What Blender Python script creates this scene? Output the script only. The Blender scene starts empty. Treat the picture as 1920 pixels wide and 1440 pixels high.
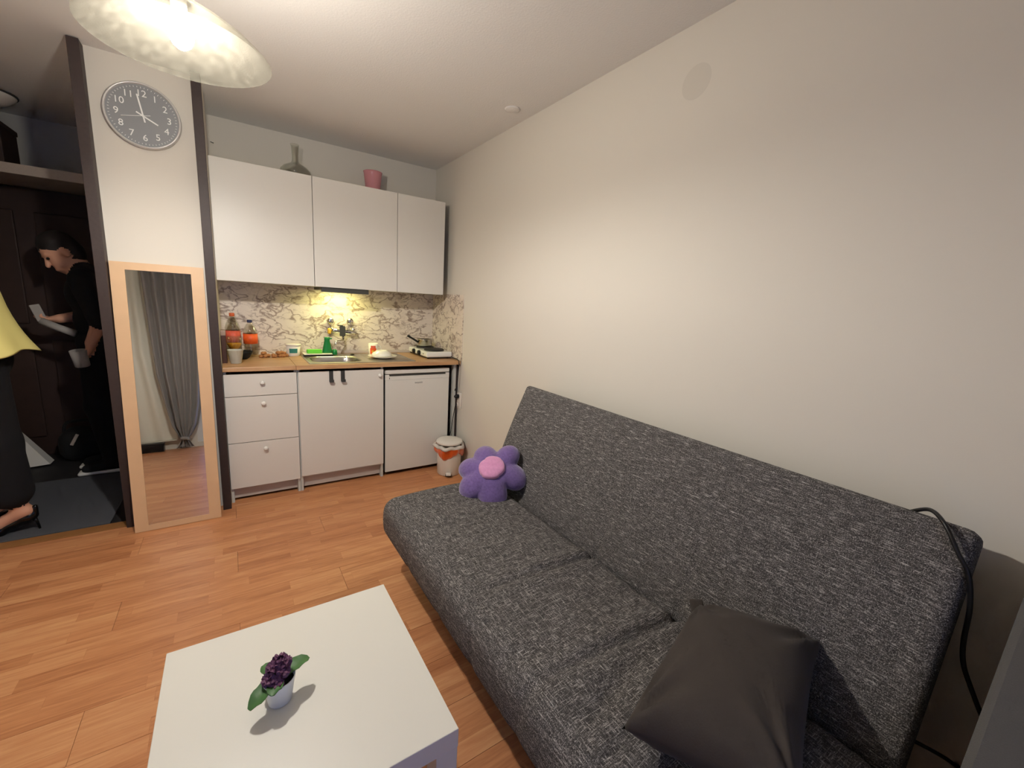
import bpy, bmesh, math, random
import numpy as np
from mathutils import Vector, Matrix, Euler
random.seed(7)
SC = bpy.context.scene
COL = SC.collection
PI = math.pi

# ------------------------------------------------------------------ camera
CAM_Z = 1.37
yaw, pitch, roll = math.radians(34.19282), math.radians(-10.80934), math.radians(3.39410)
fw = Vector((math.sin(yaw)*math.cos(pitch), math.cos(yaw)*math.cos(pitch), math.sin(pitch)))
rt = Vector((math.cos(yaw), -math.sin(yaw), 0)); up = rt.cross(fw)
rt2 = math.cos(roll)*rt + math.sin(roll)*up
up2 = -math.sin(roll)*rt + math.cos(roll)*up
cd = bpy.data.cameras.new('camera'); cam = bpy.data.objects.new('camera', cd); COL.objects.link(cam)
M = Matrix((rt2, up2, -fw)).transposed().to_4x4(); M.translation = (0, 0, CAM_Z)
cam.matrix_world = M
cd.sensor_fit = 'HORIZONTAL'; cd.sensor_width = 36; cd.lens = 36*781.888/1920
cd.clip_start = 0.02
SC.camera = cam

# ------------------------------------------------------------------ world, daylight, exposure
W = bpy.data.worlds.new('dusk'); SC.world = W; W.use_nodes = True
bg = W.node_tree.nodes['Background']; bg.inputs[0].default_value = (.25, .42, 1.0, 1); bg.inputs[1].default_value = 2.3
BULB = 1830.0
CY = SC.cycles; CY.max_bounces = 7; CY.diffuse_bounces = 3; CY.glossy_bounces = 3; CY.transmission_bounces = 6; CY.transparent_max_bounces = 6
CY.use_adaptive_sampling = True; CY.adaptive_threshold = .06; CY.adaptive_min_samples = 12; CY.use_light_tree = False; CY.blur_glossy = 1.0; CY.sample_clamp_indirect = 6.0
VS = SC.view_settings
SC.display_settings.display_device = 'sRGB'
VS.view_transform = 'Standard'; VS.look = 'None'; VS.exposure = 0.0; VS.gamma = 1.0; VS.use_curve_mapping = False

# ------------------------------------------------------------------ materials
def srgb(r, g, b):
    f = lambda c: (c/255/12.92) if c/255 <= .04045 else ((c/255+.055)/1.055)**2.4
    return (f(r), f(g), f(b), 1)
def newmat(name):
    m = bpy.data.materials.new(name); m.use_nodes = True
    nt = m.node_tree; return m, nt, nt.nodes['Principled BSDF']
def N(nt, t, **k):
    n = nt.nodes.new(t)
    for a, b in k.items():
        if a.startswith('i_'): n.inputs[int(a[2:]) if a[2:].isdigit() else a[2:].replace('_', ' ')].default_value = b
        else: setattr(n, a, b)
    return n
def L(nt, a, b): nt.links.new(a, b)
def mat(name, col, rough=.5, metal=0, bump=0, bscale=200, spec=.5, trans=0, ior=1.45, coat=0, vary=0, sheen=0):
    m, nt, p = newmat(name)
    p.inputs['Base Color'].default_value = col; p.inputs['Roughness'].default_value = rough
    p.inputs['Metallic'].default_value = metal; p.inputs['Specular IOR Level'].default_value = spec
    p.inputs['Transmission Weight'].default_value = trans; p.inputs['IOR'].default_value = ior
    p.inputs['Coat Weight'].default_value = coat
    if sheen: p.inputs['Sheen Weight'].default_value = sheen
    tc = N(nt, 'ShaderNodeTexCoord')
    if bump or vary:
        no = N(nt, 'ShaderNodeTexNoise'); no.inputs['Scale'].default_value = bscale; no.inputs['Detail'].default_value = 2
        L(nt, tc.outputs['Object'], no.inputs['Vector'])
    if bump:
        b = N(nt, 'ShaderNodeBump'); b.inputs['Strength'].default_value = bump; b.inputs['Distance'].default_value = .002
        L(nt, no.outputs['Fac'], b.inputs['Height']); L(nt, b.outputs['Normal'], p.inputs['Normal'])
    if vary:
        mx = N(nt, 'ShaderNodeMix', data_type='RGBA'); mx.inputs[6].default_value = tuple(c*(1-vary) for c in col[:3])+(1,)
        mx.inputs[7].default_value = tuple(min(1, c*(1+vary)) for c in col[:3])+(1,)
        L(nt, no.outputs['Fac'], mx.inputs[0]); L(nt, mx.outputs[2], p.inputs['Base Color'])
    return m
def emit(name, col, s):
    m, nt, p = newmat(name)
    p.inputs['Base Color'].default_value = (0, 0, 0, 1); p.inputs['Emission Color'].default_value = col
    p.inputs['Emission Strength'].default_value = s
    return m

M_wall = mat('wall_paint', srgb(222, 216, 204), .85, spec=.2)
M_walldisc = mat('darker_wall_disc', srgb(214, 208, 196), .85, spec=.2)
M_ceil = mat('ceiling_plaster', srgb(234, 232, 228), .9, bump=.55, bscale=120, spec=.15)
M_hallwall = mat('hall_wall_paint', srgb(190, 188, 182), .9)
M_dark = mat('dark_stained_wood', srgb(58, 46, 43), .55, bump=.15, bscale=60, vary=.2)
M_white = mat('white_melamine', srgb(226, 222, 213), .38, vary=.015, bscale=3)
M_carcass = mat('white_carcass', srgb(205, 206, 198), .5)
M_plinth = mat('plinth_board', srgb(196, 186, 176), .6)
M_table = mat('table_lacquer', srgb(220, 217, 207), .33)
M_knob = mat('white_knob', srgb(240, 238, 230), .3)
M_steel = mat('stainless_steel', srgb(190, 186, 178), .28, metal=1, bump=.03, bscale=500)
M_chrome = mat('chrome', srgb(225, 225, 225), .06, metal=1)
M_greymetal = mat('grey_metal', srgb(88, 88, 84), .4, metal=.6)
M_black = mat('black_plastic', srgb(20, 20, 22), .4)
M_blackmat = mat('matt_black', srgb(16, 16, 17), .8)
M_fridge = mat('fridge_enamel', srgb(226, 224, 216), .3)
M_fridgeshade = mat('fridge_shaded_side', srgb(120, 124, 114), .5)  # white fridge's shadowed side: the shade is put into this darker colour
M_gap = mat('gasket_grey', srgb(60, 58, 54), .7)
M_plast = mat('white_plastic', srgb(232, 226, 216), .4)
M_orange = mat('orange_bag_film', srgb(238, 100, 30), .35, trans=.25)
M_bag = mat('thin_white_bag_film', srgb(240, 232, 222), .35, trans=.3)
M_glass = mat('clear_glass', (.96, .97, .95, 1), .02, trans=1, ior=1.45)
M_pinkglass = mat('pink_glass', srgb(244, 172, 178), .12, trans=.35, ior=1.3)
M_pet = mat('clear_bottle_plastic', (.93, .93, .93, 1), .08, trans=.92, ior=1.12)
M_cupfilm = mat('translucent_cup_plastic', srgb(232, 230, 220), .3, trans=.45, ior=1.2)
M_amber = mat('amber_drink', srgb(226, 160, 52), .12, trans=.25, ior=1.2)
M_label_red = mat('label_red', srgb(214, 92, 70), .5, vary=.3, bscale=60)
M_label_or = mat('label_orange', srgb(236, 96, 38), .5, vary=.15, bscale=50)
M_cap_or = mat('cap_orange', srgb(206, 92, 48), .45)
M_cap_bl = mat('cap_navy', srgb(42, 48, 84), .45)
M_brownbox = mat('brown_package', srgb(70, 42, 32), .5, vary=.3, bscale=40)
M_brownbox2 = mat('package_band', srgb(158, 136, 122), .5)
M_nut = mat('walnut', srgb(172, 118, 70), .7, bump=.6, bscale=160, vary=.25)
M_teal = mat('label_teal', srgb(52, 128, 118), .5)
M_green = mat('dark_green_soap', srgb(22, 120, 60), .3)
M_lime = mat('lime_green', srgb(96, 196, 50), .6)
M_sponge = mat('sponge_lime', srgb(110, 205, 70), .9, bump=.5, bscale=300)
M_yellow = mat('yellow_sponge', srgb(226, 178, 62), .8, bump=.4, bscale=250)
M_plate = mat('white_china', srgb(244, 240, 226), .15, coat=.4)
M_enamel = mat('white_enamel', srgb(236, 236, 230), .2)
M_iron = mat('black_iron_plate', srgb(28, 26, 25), .6)
M_birch = mat('birch_board', srgb(221, 184, 144), .45, vary=.06, bscale=12)
M_mirror = mat('mirror_silver', (.80, .82, .82, 1), .015, metal=1)
M_clockface = mat('clock_face_grey', srgb(138, 140, 142), .5)
M_clockrim = mat('clock_rim_silver', srgb(205, 203, 200), .3, metal=.3)
M_clockmark = mat('clock_mark_white', srgb(240, 240, 238), .5)
M_curt = mat('grey_curtain', srgb(142, 136, 133), .9, bump=.2, bscale=400, sheen=.3)
M_curtw = mat('white_curtain', srgb(226, 222, 208), .9, bump=.2, bscale=400)
M_plushp = mat('purple_plush', srgb(116, 93, 150), .95, bump=1.0, bscale=90, vary=.35, sheen=.6)
M_pinkp = mat('pink_plush', srgb(216, 150, 190), .95, bump=.8, bscale=90, vary=.15, sheen=.5)
M_cush = mat('taupe_velvet', srgb(56, 49, 45), .85, bump=.15, bscale=300, sheen=.06, vary=.08)
M_arm = mat('armchair_grey_fabric', srgb(84, 82, 81), .9, bump=.3, bscale=500, vary=.08)
M_leaf = mat('leaf_green', srgb(62, 104, 52), .5, vary=.25, bscale=60)
M_petal = mat('petal_purple', srgb(104, 62, 92), .6, vary=.3, bscale=120)
M_soil = mat('dark_soil', srgb(40, 34, 26), .9)
M_pot = mat('white_pot', srgb(226, 226, 226), .35)
M_skin = mat('skin', srgb(214, 160, 132), .5, spec=.3)
M_hair = mat('dark_hair', srgb(28, 22, 20), .7)
M_shirt = mat('black_cotton', srgb(24, 25, 28), .95, bump=.2, bscale=120)
M_trous = mat('black_trousers', srgb(18, 18, 21), .95, bump=.2, bscale=120)
M_yel = mat('pale_yellow_fabric', srgb(226, 212, 132), .85, bump=.15, bscale=300)
M_leather = mat('black_patent_leather', srgb(14, 14, 15), .2)
M_sole = mat('white_rubber', srgb(224, 222, 214), .6)
M_eye = mat('eye_dark', srgb(20, 16, 14), .2)
M_mat = mat('grey_carpet', srgb(84, 86, 92), .98, bump=1, bscale=700, vary=.25)
M_hallfloor = mat('dark_hall_tile', srgb(38, 36, 38), .6, vary=.2, bscale=8)
M_hdoor = mat('dark_brown_door', srgb(52, 34, 28), .6, vary=.25, bscale=14)
M_thresh = mat('threshold_wood', srgb(150, 104, 60), .5, vary=.15, bscale=20)
M_paper = mat('white_paper', srgb(230, 228, 222), .8, bump=.6, bscale=30)
M_dimwhite = mat('hall_dimmed_white', srgb(158, 154, 148), .7)  # white hall items: the dim light there is put into this grey
M_frame_w = mat('window_frame_white', srgb(220, 220, 218), .4)
M_shelf = mat('hall_shelf_board', srgb(170, 158, 146), .6, vary=.1)

# thin clear pane
def m_pane():
    m, nt, p = newmat('window_pane'); nt.nodes.remove(p); o = nt.nodes['Material Output']
    t = N(nt, 'ShaderNodeBsdfTransparent'); g = N(nt, 'ShaderNodeBsdfGlossy'); g.inputs['Roughness'].default_value = .02
    x = N(nt, 'ShaderNodeMixShader'); x.inputs[0].default_value = .07
    L(nt, t.outputs[0], x.inputs[1]); L(nt, g.outputs[0], x.inputs[2]); L(nt, x.outputs[0], o.inputs[0]); return m
M_pane = m_pane()
def m_thin(name, tint, lo, hi):
    m, nt, p = newmat(name); nt.nodes.remove(p); o = nt.nodes['Material Output']
    t = N(nt, 'ShaderNodeBsdfTransparent'); t.inputs[0].default_value = tint
    g = N(nt, 'ShaderNodeBsdfGlossy'); g.inputs['Roughness'].default_value = .06; g.inputs[0].default_value = (.85, .85, .83, 1)
    lw = N(nt, 'ShaderNodeLayerWeight'); lw.inputs[0].default_value = .35
    r = N(nt, 'ShaderNodeMapRange'); r.inputs[3].default_value = lo; r.inputs[4].default_value = hi; L(nt, lw.outputs['Facing'], r.inputs[0])
    x = N(nt, 'ShaderNodeMixShader'); L(nt, r.outputs[0], x.inputs[0])
    L(nt, t.outputs[0], x.inputs[1]); L(nt, g.outputs[0], x.inputs[2]); L(nt, x.outputs[0], o.inputs[0]); return m
M_pet = m_thin('clear_bottle_plastic_film', (.97, .97, .96, 1), .05, .26)
M_glass = m_thin('clear_thin_glass', (.95, .96, .94, 1), .04, .32)

# translucent frosted glass for the lamp shade
def m_shade():
    m, nt, p = newmat('frosted_shade_glass'); nt.nodes.remove(p); o = nt.nodes['Material Output']
    tc = N(nt, 'ShaderNodeTexCoord'); no = N(nt, 'ShaderNodeTexNoise'); no.inputs['Scale'].default_value = 55
    no.inputs['Detail'].default_value = 3; L(nt, tc.outputs['Object'], no.inputs['Vector'])
    b = N(nt, 'ShaderNodeBump'); b.inputs['Strength'].default_value = .35; b.inputs['Distance'].default_value = .003
    L(nt, no.outputs['Fac'], b.inputs['Height'])
    r = N(nt, 'ShaderNodeMapRange'); r.inputs[1].default_value = .42; r.inputs[2].default_value = .66; r.inputs[3].default_value = .85; r.inputs[4].default_value = 1.3
    L(nt, no.outputs['Fac'], r.inputs[0])
    def scaled(c):
        v = N(nt, 'ShaderNodeVectorMath', operation='SCALE'); v.inputs[0].default_value = c; L(nt, r.outputs[0], v.inputs['Scale']); return v.outputs[0]
    # clear-ish cream glass: most light passes straight through, a little is scattered
    d = N(nt, 'ShaderNodeBsdfDiffuse'); L(nt, scaled((.0088, .0083, .0067)), d.inputs[0]); L(nt, b.outputs[0], d.inputs['Normal'])
    t = N(nt, 'ShaderNodeBsdfTranslucent'); L(nt, scaled((.0056, .0052, .0041)), t.inputs[0])
    tr = N(nt, 'ShaderNodeBsdfTransparent'); tr.inputs[0].default_value = (.625, .62, .61, 1)
    g = N(nt, 'ShaderNodeBsdfGlossy'); g.inputs['Roughness'].default_value = .3; g.inputs[0].default_value = (.02, .02, .02, 1)
    a1 = N(nt, 'ShaderNodeAddShader'); a2 = N(nt, 'ShaderNodeAddShader'); a3 = N(nt, 'ShaderNodeAddShader')
    L(nt, d.outputs[0], a1.inputs[0]); L(nt, t.outputs[0], a1.inputs[1]); L(nt, a1.outputs[0], a2.inputs[0]); L(nt, tr.outputs[0], a2.inputs[1])
    L(nt, a2.outputs[0], o.inputs[0]); return m
M_shade = m_shade()

def m_floor():
    m, nt, p = newmat('laminate_oak')
    tc = N(nt, 'ShaderNodeTexCoord'); oi = N(nt, 'ShaderNodeObjectInfo')
    off = N(nt, 'ShaderNodeVectorMath', operation='SCALE'); off.inputs[0].default_value = (7.31, 0.193*40, 0)
    rs = N(nt, 'ShaderNodeMath', operation='MULTIPLY'); rs.inputs[1].default_value = 37.0
    L(nt, oi.outputs['Random'], rs.inputs[0])
    cx = N(nt, 'ShaderNodeCombineXYZ'); L(nt, rs.outputs[0], cx.inputs[0]); L(nt, rs.outputs[0], cx.inputs[2])
    ad = N(nt, 'ShaderNodeVectorMath', operation='ADD'); L(nt, tc.outputs['Object'], ad.inputs[0]); L(nt, cx.outputs[0], ad.inputs[1])
    # brick strips in plan: shift y so that strips line up with the plank edges
    mp = N(nt, 'ShaderNodeMapping'); mp.inputs['Location'].default_value = (0, .0965, 0); L(nt, ad.outputs[0], mp.inputs[0])
    sp = N(nt, 'ShaderNodeSeparateXYZ'); L(nt, mp.outputs[0], sp.inputs[0])
    cb = N(nt, 'ShaderNodeCombineXYZ'); L(nt, sp.outputs[0], cb.inputs[0]); L(nt, sp.outputs[1], cb.inputs[1])
    br = N(nt, 'ShaderNodeTexBrick'); br.inputs['Scale'].default_value = 1; br.inputs['Mortar Size'].default_value = .0006
    br.inputs['Brick Width'].default_value = .42; br.inputs['Row Height'].default_value = .19301/3; br.offset = .37; br.offset_frequency = 2
    br.inputs['Color1'].default_value = (0, 0, 0, 1); br.inputs['Color2'].default_value = (1, 1, 1, 1); br.inputs['Mortar'].default_value = (.15, .15, .15, 1)
    br.inputs['Mortar Smooth'].default_value = .1
    L(nt, cb.outputs[0], br.inputs['Vector'])
    gs = N(nt, 'ShaderNodeMapping'); gs.inputs['Scale'].default_value = (2.2, 26, 1); L(nt, ad.outputs[0], gs.inputs[0])
    # each strip has its own grain
    bm_ = N(nt, 'ShaderNodeVectorMath', operation='MULTIPLY_ADD'); bm_.inputs[1].default_value = (9, 5, 3)
    L(nt, br.outputs['Color'], bm_.inputs[0]); L(nt, gs.outputs[0], bm_.inputs[2])
    n1 = N(nt, 'ShaderNodeTexNoise'); n1.inputs['Scale'].default_value = 1.6; n1.inputs['Detail'].default_value = 4; n1.inputs['Distortion'].default_value = 1.2
    L(nt, bm_.outputs[0], n1.inputs['Vector'])
    n2 = N(nt, 'ShaderNodeTexNoise'); n2.inputs['Scale'].default_value = 9; n2.inputs['Detail'].default_value = 3
    L(nt, bm_.outputs[0], n2.inputs['Vector'])
    a1 = N(nt, 'ShaderNodeMath', operation='MULTIPLY'); a1.inputs[1].default_value = .22; L(nt, br.outputs['Color'], a1.inputs[0])
    a2 = N(nt, 'ShaderNodeMath', operation='MULTIPLY_ADD'); a2.inputs[1].default_value = .62; L(nt, n1.outputs['Fac'], a2.inputs[0]); L(nt, a1.outputs[0], a2.inputs[2])
    a3 = N(nt, 'ShaderNodeMath', operation='MULTIPLY_ADD'); a3.inputs[1].default_value = .22; L(nt, n2.outputs['Fac'], a3.inputs[0]); L(nt, a2.outputs[0], a3.inputs[2])
    cr = N(nt, 'ShaderNodeValToRGB'); e = cr.color_ramp.elements
    e[0].position = .25; e[0].color = srgb(162, 101, 63); e[1].position = .85; e[1].color = srgb(222, 168, 118)
    k = cr.color_ramp.elements.new(.56); k.color = srgb(201, 138, 93)
    L(nt, a3.outputs[0], cr.inputs[0]); L(nt, cr.outputs[0], p.inputs['Base Color'])
    p.inputs['Roughness'].default_value = .42; p.inputs['Specular IOR Level'].default_value = .35
    b = N(nt, 'ShaderNodeBump'); b.inputs['Strength'].default_value = .06; b.inputs['Distance'].default_value = .001
    L(nt, n1.outputs['Fac'], b.inputs['Height']); L(nt, b.outputs[0], p.inputs['Normal'])
    return m
M_floor = m_floor()

def m_worktop():
    m, nt, p = newmat('oak_worktop')
    tc = N(nt, 'ShaderNodeTexCoord'); mp = N(nt, 'ShaderNodeMapping'); mp.inputs['Scale'].default_value = (3, 30, 30); L(nt, tc.outputs['Object'], mp.inputs[0])
    n1 = N(nt, 'ShaderNodeTexNoise'); n1.inputs['Scale'].default_value = 1.5; n1.inputs['Detail'].default_value = 5; L(nt, mp.outputs[0], n1.inputs['Vector'])
    cr = N(nt, 'ShaderNodeValToRGB'); e = cr.color_ramp.elements
    e[0].position = .3; e[0].color = srgb(172, 126, 86); e[1].position = .7; e[1].color = srgb(204, 164, 120)
    L(nt, n1.outputs['Fac'], cr.inputs[0]); L(nt, cr.outputs[0], p.inputs['Base Color']); p.inputs['Roughness'].default_value = .4
    return m
M_work = m_worktop()

def m_marble():
    m, nt, p = newmat('veined_marble_print')
    tc = N(nt, 'ShaderNodeTexCoord')
    mp = N(nt, 'ShaderNodeMapping'); mp.inputs['Scale'].default_value = (1, 1.35, 1.7); mp.inputs['Rotation'].default_value = (.0, -.25, .0); L(nt, tc.outputs['Object'], mp.inputs[0])
    w = N(nt, 'ShaderNodeTexNoise'); w.inputs['Scale'].default_value = 7; w.inputs['Detail'].default_value = 4; L(nt, mp.outputs[0], w.inputs['Vector'])
    sc = N(nt, 'ShaderNodeVectorMath', operation='MULTIPLY_ADD'); sc.inputs[1].default_value = (.2, .2, .2)
    L(nt, w.outputs['Color'], sc.inputs[0]); L(nt, mp.outputs[0], sc.inputs[2])
    def ridge(scale, width, det):
        n = N(nt, 'ShaderNodeTexNoise'); n.inputs['Scale'].default_value = scale; n.inputs['Detail'].default_value = det; n.inputs['Roughness'].default_value = .5
        L(nt, sc.outputs[0], n.inputs['Vector'])
        s = N(nt, 'ShaderNodeMath', operation='SUBTRACT'); s.inputs[1].default_value = .5; L(nt, n.outputs['Fac'], s.inputs[0])
        a = N(nt, 'ShaderNodeMath', operation='ABSOLUTE'); L(nt, s.outputs[0], a.inputs[0])
        r = N(nt, 'ShaderNodeMapRange'); r.inputs[1].default_value = 0; r.inputs[2].default_value = width; r.inputs[3].default_value = 1; r.inputs[4].default_value = 0
        L(nt, a.outputs[0], r.inputs[0]); return r.outputs[0]
    r1 = ridge(5.5, .035, 2); r2 = ridge(13, .05, 2)
    dn = N(nt, 'ShaderNodeTexNoise'); dn.inputs['Scale'].default_value = 5; L(nt, mp.outputs[0], dn.inputs['Vector'])
    dm = N(nt, 'ShaderNodeMapRange'); dm.inputs[1].default_value = .38; dm.inputs[2].default_value = .62; L(nt, dn.outputs['Fac'], dm.inputs[0])
    q = N(nt, 'ShaderNodeMath', operation='MULTIPLY'); L(nt, r2, q.inputs[0]); L(nt, dm.outputs[0], q.inputs[1])
    mxm = N(nt, 'ShaderNodeMath', operation='MAXIMUM'); L(nt, r1, mxm.inputs[0]); L(nt, q.outputs[0], mxm.inputs[1])
    f = N(nt, 'ShaderNodeMath', operation='MULTIPLY'); f.inputs[1].default_value = .85; L(nt, mxm.outputs[0], f.inputs[0])
    base = N(nt, 'ShaderNodeMix', data_type='RGBA'); base.inputs[6].default_value = srgb(236, 226, 212); base.inputs[7].default_value = srgb(214, 198, 184)
    L(nt, w.outputs['Fac'], base.inputs[0])
    mx = N(nt, 'ShaderNodeMix', data_type='RGBA'); mx.inputs[7].default_value = srgb(124, 98, 84)
    L(nt, base.outputs[2], mx.inputs[6]); L(nt, f.outputs[0], mx.inputs[0]); L(nt, mx.outputs[2], p.inputs['Base Color'])
    p.inputs['Roughness'].default_value = .3
    return m
M_marble = m_marble()

def m_sofa():
    m, nt, p = newmat('charcoal_melange')
    tc = N(nt, 'ShaderNodeTexCoord')
    outs = []
    for sc_, seed in (((34, 420, 420), 0), ((420, 34, 420), 5), ((420, 420, 34), 9)):
        mp = N(nt, 'ShaderNodeMapping'); mp.inputs['Scale'].default_value = sc_; mp.inputs['Location'].default_value = (seed, seed*2, seed*3); L(nt, tc.outputs['Object'], mp.inputs[0])
        n = N(nt, 'ShaderNodeTexNoise'); n.inputs['Scale'].default_value = .95; n.inputs['Detail'].default_value = 2; n.inputs['Roughness'].default_value = .7
        L(nt, mp.outputs[0], n.inputs['Vector'])
        outs.append(n.outputs['Fac'])
    mx = N(nt, 'ShaderNodeMath', operation='MAXIMUM'); L(nt, outs[0], mx.inputs[0]); L(nt, outs[1], mx.inputs[1])
    fine = N(nt, 'ShaderNodeTexNoise'); fine.inputs['Scale'].default_value = 420; fine.inputs['Detail'].default_value = 1; L(nt, tc.outputs['Object'], fine.inputs['Vector'])
    s = N(nt, 'ShaderNodeMath', operation='MULTIPLY_ADD'); s.inputs[1].default_value = .35; L(nt, fine.outputs['Fac'], s.inputs[0]); L(nt, mx.outputs[0], s.inputs[2])
    cr = N(nt, 'ShaderNodeValToRGB'); e = cr.color_ramp.elements
    e[0].position = .58; e[0].color = srgb(50, 48, 48); e[1].position = .95; e[1].color = srgb(192, 187, 183)
    k = e.new(.74); k.color = srgb(88, 85, 84)
    L(nt, s.outputs[0], cr.inputs[0]); L(nt, cr.outputs[0], p.inputs['Base Color']); p.inputs['Roughness'].default_value = .95
    p.inputs['Specular IOR Level'].default_value = .15
    b = N(nt, 'ShaderNodeBump'); b.inputs['Strength'].default_value = .35; b.inputs['Distance'].default_value = .002
    L(nt, s.outputs[0], b.inputs['Height']); L(nt, b.outputs[0], p.inputs['Normal'])
    return m
M_sofa = m_sofa()

# ------------------------------------------------------------------ builders
def tag(o, label=None, cat=None, group=None, kind=None):
    if label: o['label'] = label
    if cat: o['category'] = cat
    if group: o['group'] = group
    if kind: o['kind'] = kind
    return o
def thing(name, label, cat, loc, group=None):
    o = bpy.data.objects.new(name, None); COL.objects.link(o); o.location = loc; o.empty_display_size = .05
    return tag(o, label, cat, group)
def wloc(o):
    v = Vector((0, 0, 0))
    while o is not None: v += Vector(o.location); o = o.parent
    return v
def mk(name, geo, material, parent=None, smooth=False, keep_origin=None, rot=None):
    """geo: (verts, faces[, matidx]) in world coordinates (or local ones about keep_origin with rot)."""
    v, f = geo[0], geo[1]
    v = np.asarray(v, float).reshape(-1, 3)
    if keep_origin is not None: c = np.array(keep_origin, float); lv = v
    else: c = (v.min(0)+v.max(0))/2; lv = v-c
    me = bpy.data.meshes.new(name); me.from_pydata([tuple(p) for p in lv], [], [tuple(int(i) for i in q) for q in f])
    mats = material if isinstance(material, (list, tuple)) else [material]
    for m in mats: me.materials.append(m)
    if len(geo) > 2: me.polygons.foreach_set('material_index', list(geo[2]))
    if smooth: me.polygons.foreach_set('use_smooth', [True]*len(me.polygons))
    me.update(); me.validate()
    o = bpy.data.objects.new(name, me); COL.objects.link(o)
    if parent is not None: o.parent = parent; o.location = Vector(c)-wloc(parent)
    else: o.location = c
    if rot is not None: o.rotation_euler = rot
    return o
def bm_geo(bm):
    bm.verts.ensure_lookup_table(); bm.verts.index_update()
    g = ([tuple(v.co) for v in bm.verts], [[v.index for v in f.verts] for f in bm.faces]); bm.free(); return g
def boxg(x0, x1, y0, y1, z0, z1, bev=0, seg=2):
    bm = bmesh.new(); bmesh.ops.create_cube(bm, size=1)
    for v in bm.verts: v.co = Vector(((x0+x1)/2+v.co.x*(x1-x0), (y0+y1)/2+v.co.y*(y1-y0), (z0+z1)/2+v.co.z*(z1-z0)))
    if bev: bmesh.ops.bevel(bm, geom=bm.edges[:], offset=bev, segments=seg, affect='EDGES', profile=.5)
    return bm_geo(bm)
def join(*gs):
    V, F, Mi, n = [], [], [], 0
    has = any(len(g) > 2 for g in gs)
    for g in gs:
        V += [tuple(p) for p in g[0]]; F += [[i+n for i in f] for f in g[1]]
        Mi += list(g[2]) if len(g) > 2 else [0]*len(g[1]); n += len(g[0])
    return (V, F, Mi) if has else (V, F)
def withmat(g, i): return (g[0], g[1], [i]*len(g[1]))
def xf(g, mtx): return ([tuple(mtx @ Vector(p)) for p in g[0]],)+tuple(g[1:])
def box(name, a, material, parent=None, bev=.002): return mk(name, boxg(*a, bev=bev), material, parent)
def latheg(prof, c=(0, 0, 0), seg=32):
    """prof: list of (r, z) from bottom to top; closed shells may return to the axis."""
    V, F = [], []
    rings = []
    for r, z in prof:
        if r < 1e-6: rings.append([len(V)]); V.append((c[0], c[1], c[2]+z))
        else:
            rings.append(list(range(len(V), len(V)+seg)))
            for i in range(seg):
                a = 2*PI*i/seg; V.append((c[0]+r*math.cos(a), c[1]+r*math.sin(a), c[2]+z))
    for A, B in zip(rings, rings[1:]):
        for i in range(seg):
            j = (i+1) % seg
            if len(A) == 1 and len(B) == 1: continue
            if len(A) == 1: F.append((A[0], B[j], B[i]))
            elif len(B) == 1: F.append((A[i], A[j], B[0]))
            else: F.append((A[i], A[j], B[j], B[i]))
    return V, F
def tubeg(pts, r, seg=10, cap=True):
    P = [Vector(p) for p in pts]; n = len(P); rr = r if isinstance(r, (list, tuple)) else [r]*n
    V, F = [], []; prev = None
    for i, p in enumerate(P):
        t = (P[min(i+1, n-1)]-P[max(i-1, 0)]).normalized()
        if prev is None:
            a = Vector((0, 0, 1)) if abs(t.z) < .9 else Vector((1, 0, 0)); u = t.cross(a).normalized()
        else: u = (prev-t*prev.dot(t)).normalized()
        prev = u; w = t.cross(u)
        for k in range(seg):
            an = 2*PI*k/seg; V.append(tuple(p+(u*math.cos(an)+w*math.sin(an))*rr[i]))
    for i in range(n-1):
        for k in range(seg):
            j = (k+1) % seg; F.append((i*seg+k, i*seg+j, (i+1)*seg+j, (i+1)*seg+k))
    if cap:
        F.append(tuple(range(seg-1, -1, -1))); F.append(tuple((n-1)*seg+k for k in range(seg)))
    return V, F
def spline(pts, n=8):
    P = [Vector(p) for p in pts]; out = []
    for i in range(len(P)-1):
        p0, p1, p2, p3 = P[max(i-1, 0)], P[i], P[i+1], P[min(i+2, len(P)-1)]
        for k in range(n):
            t = k/n
            out.append(.5*((2*p1)+(p2-p0)*t+(2*p0-5*p1+4*p2-p3)*t*t+(3*p1-p0-3*p2+p3)*t**3))
    out.append(P[-1]); return out
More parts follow.
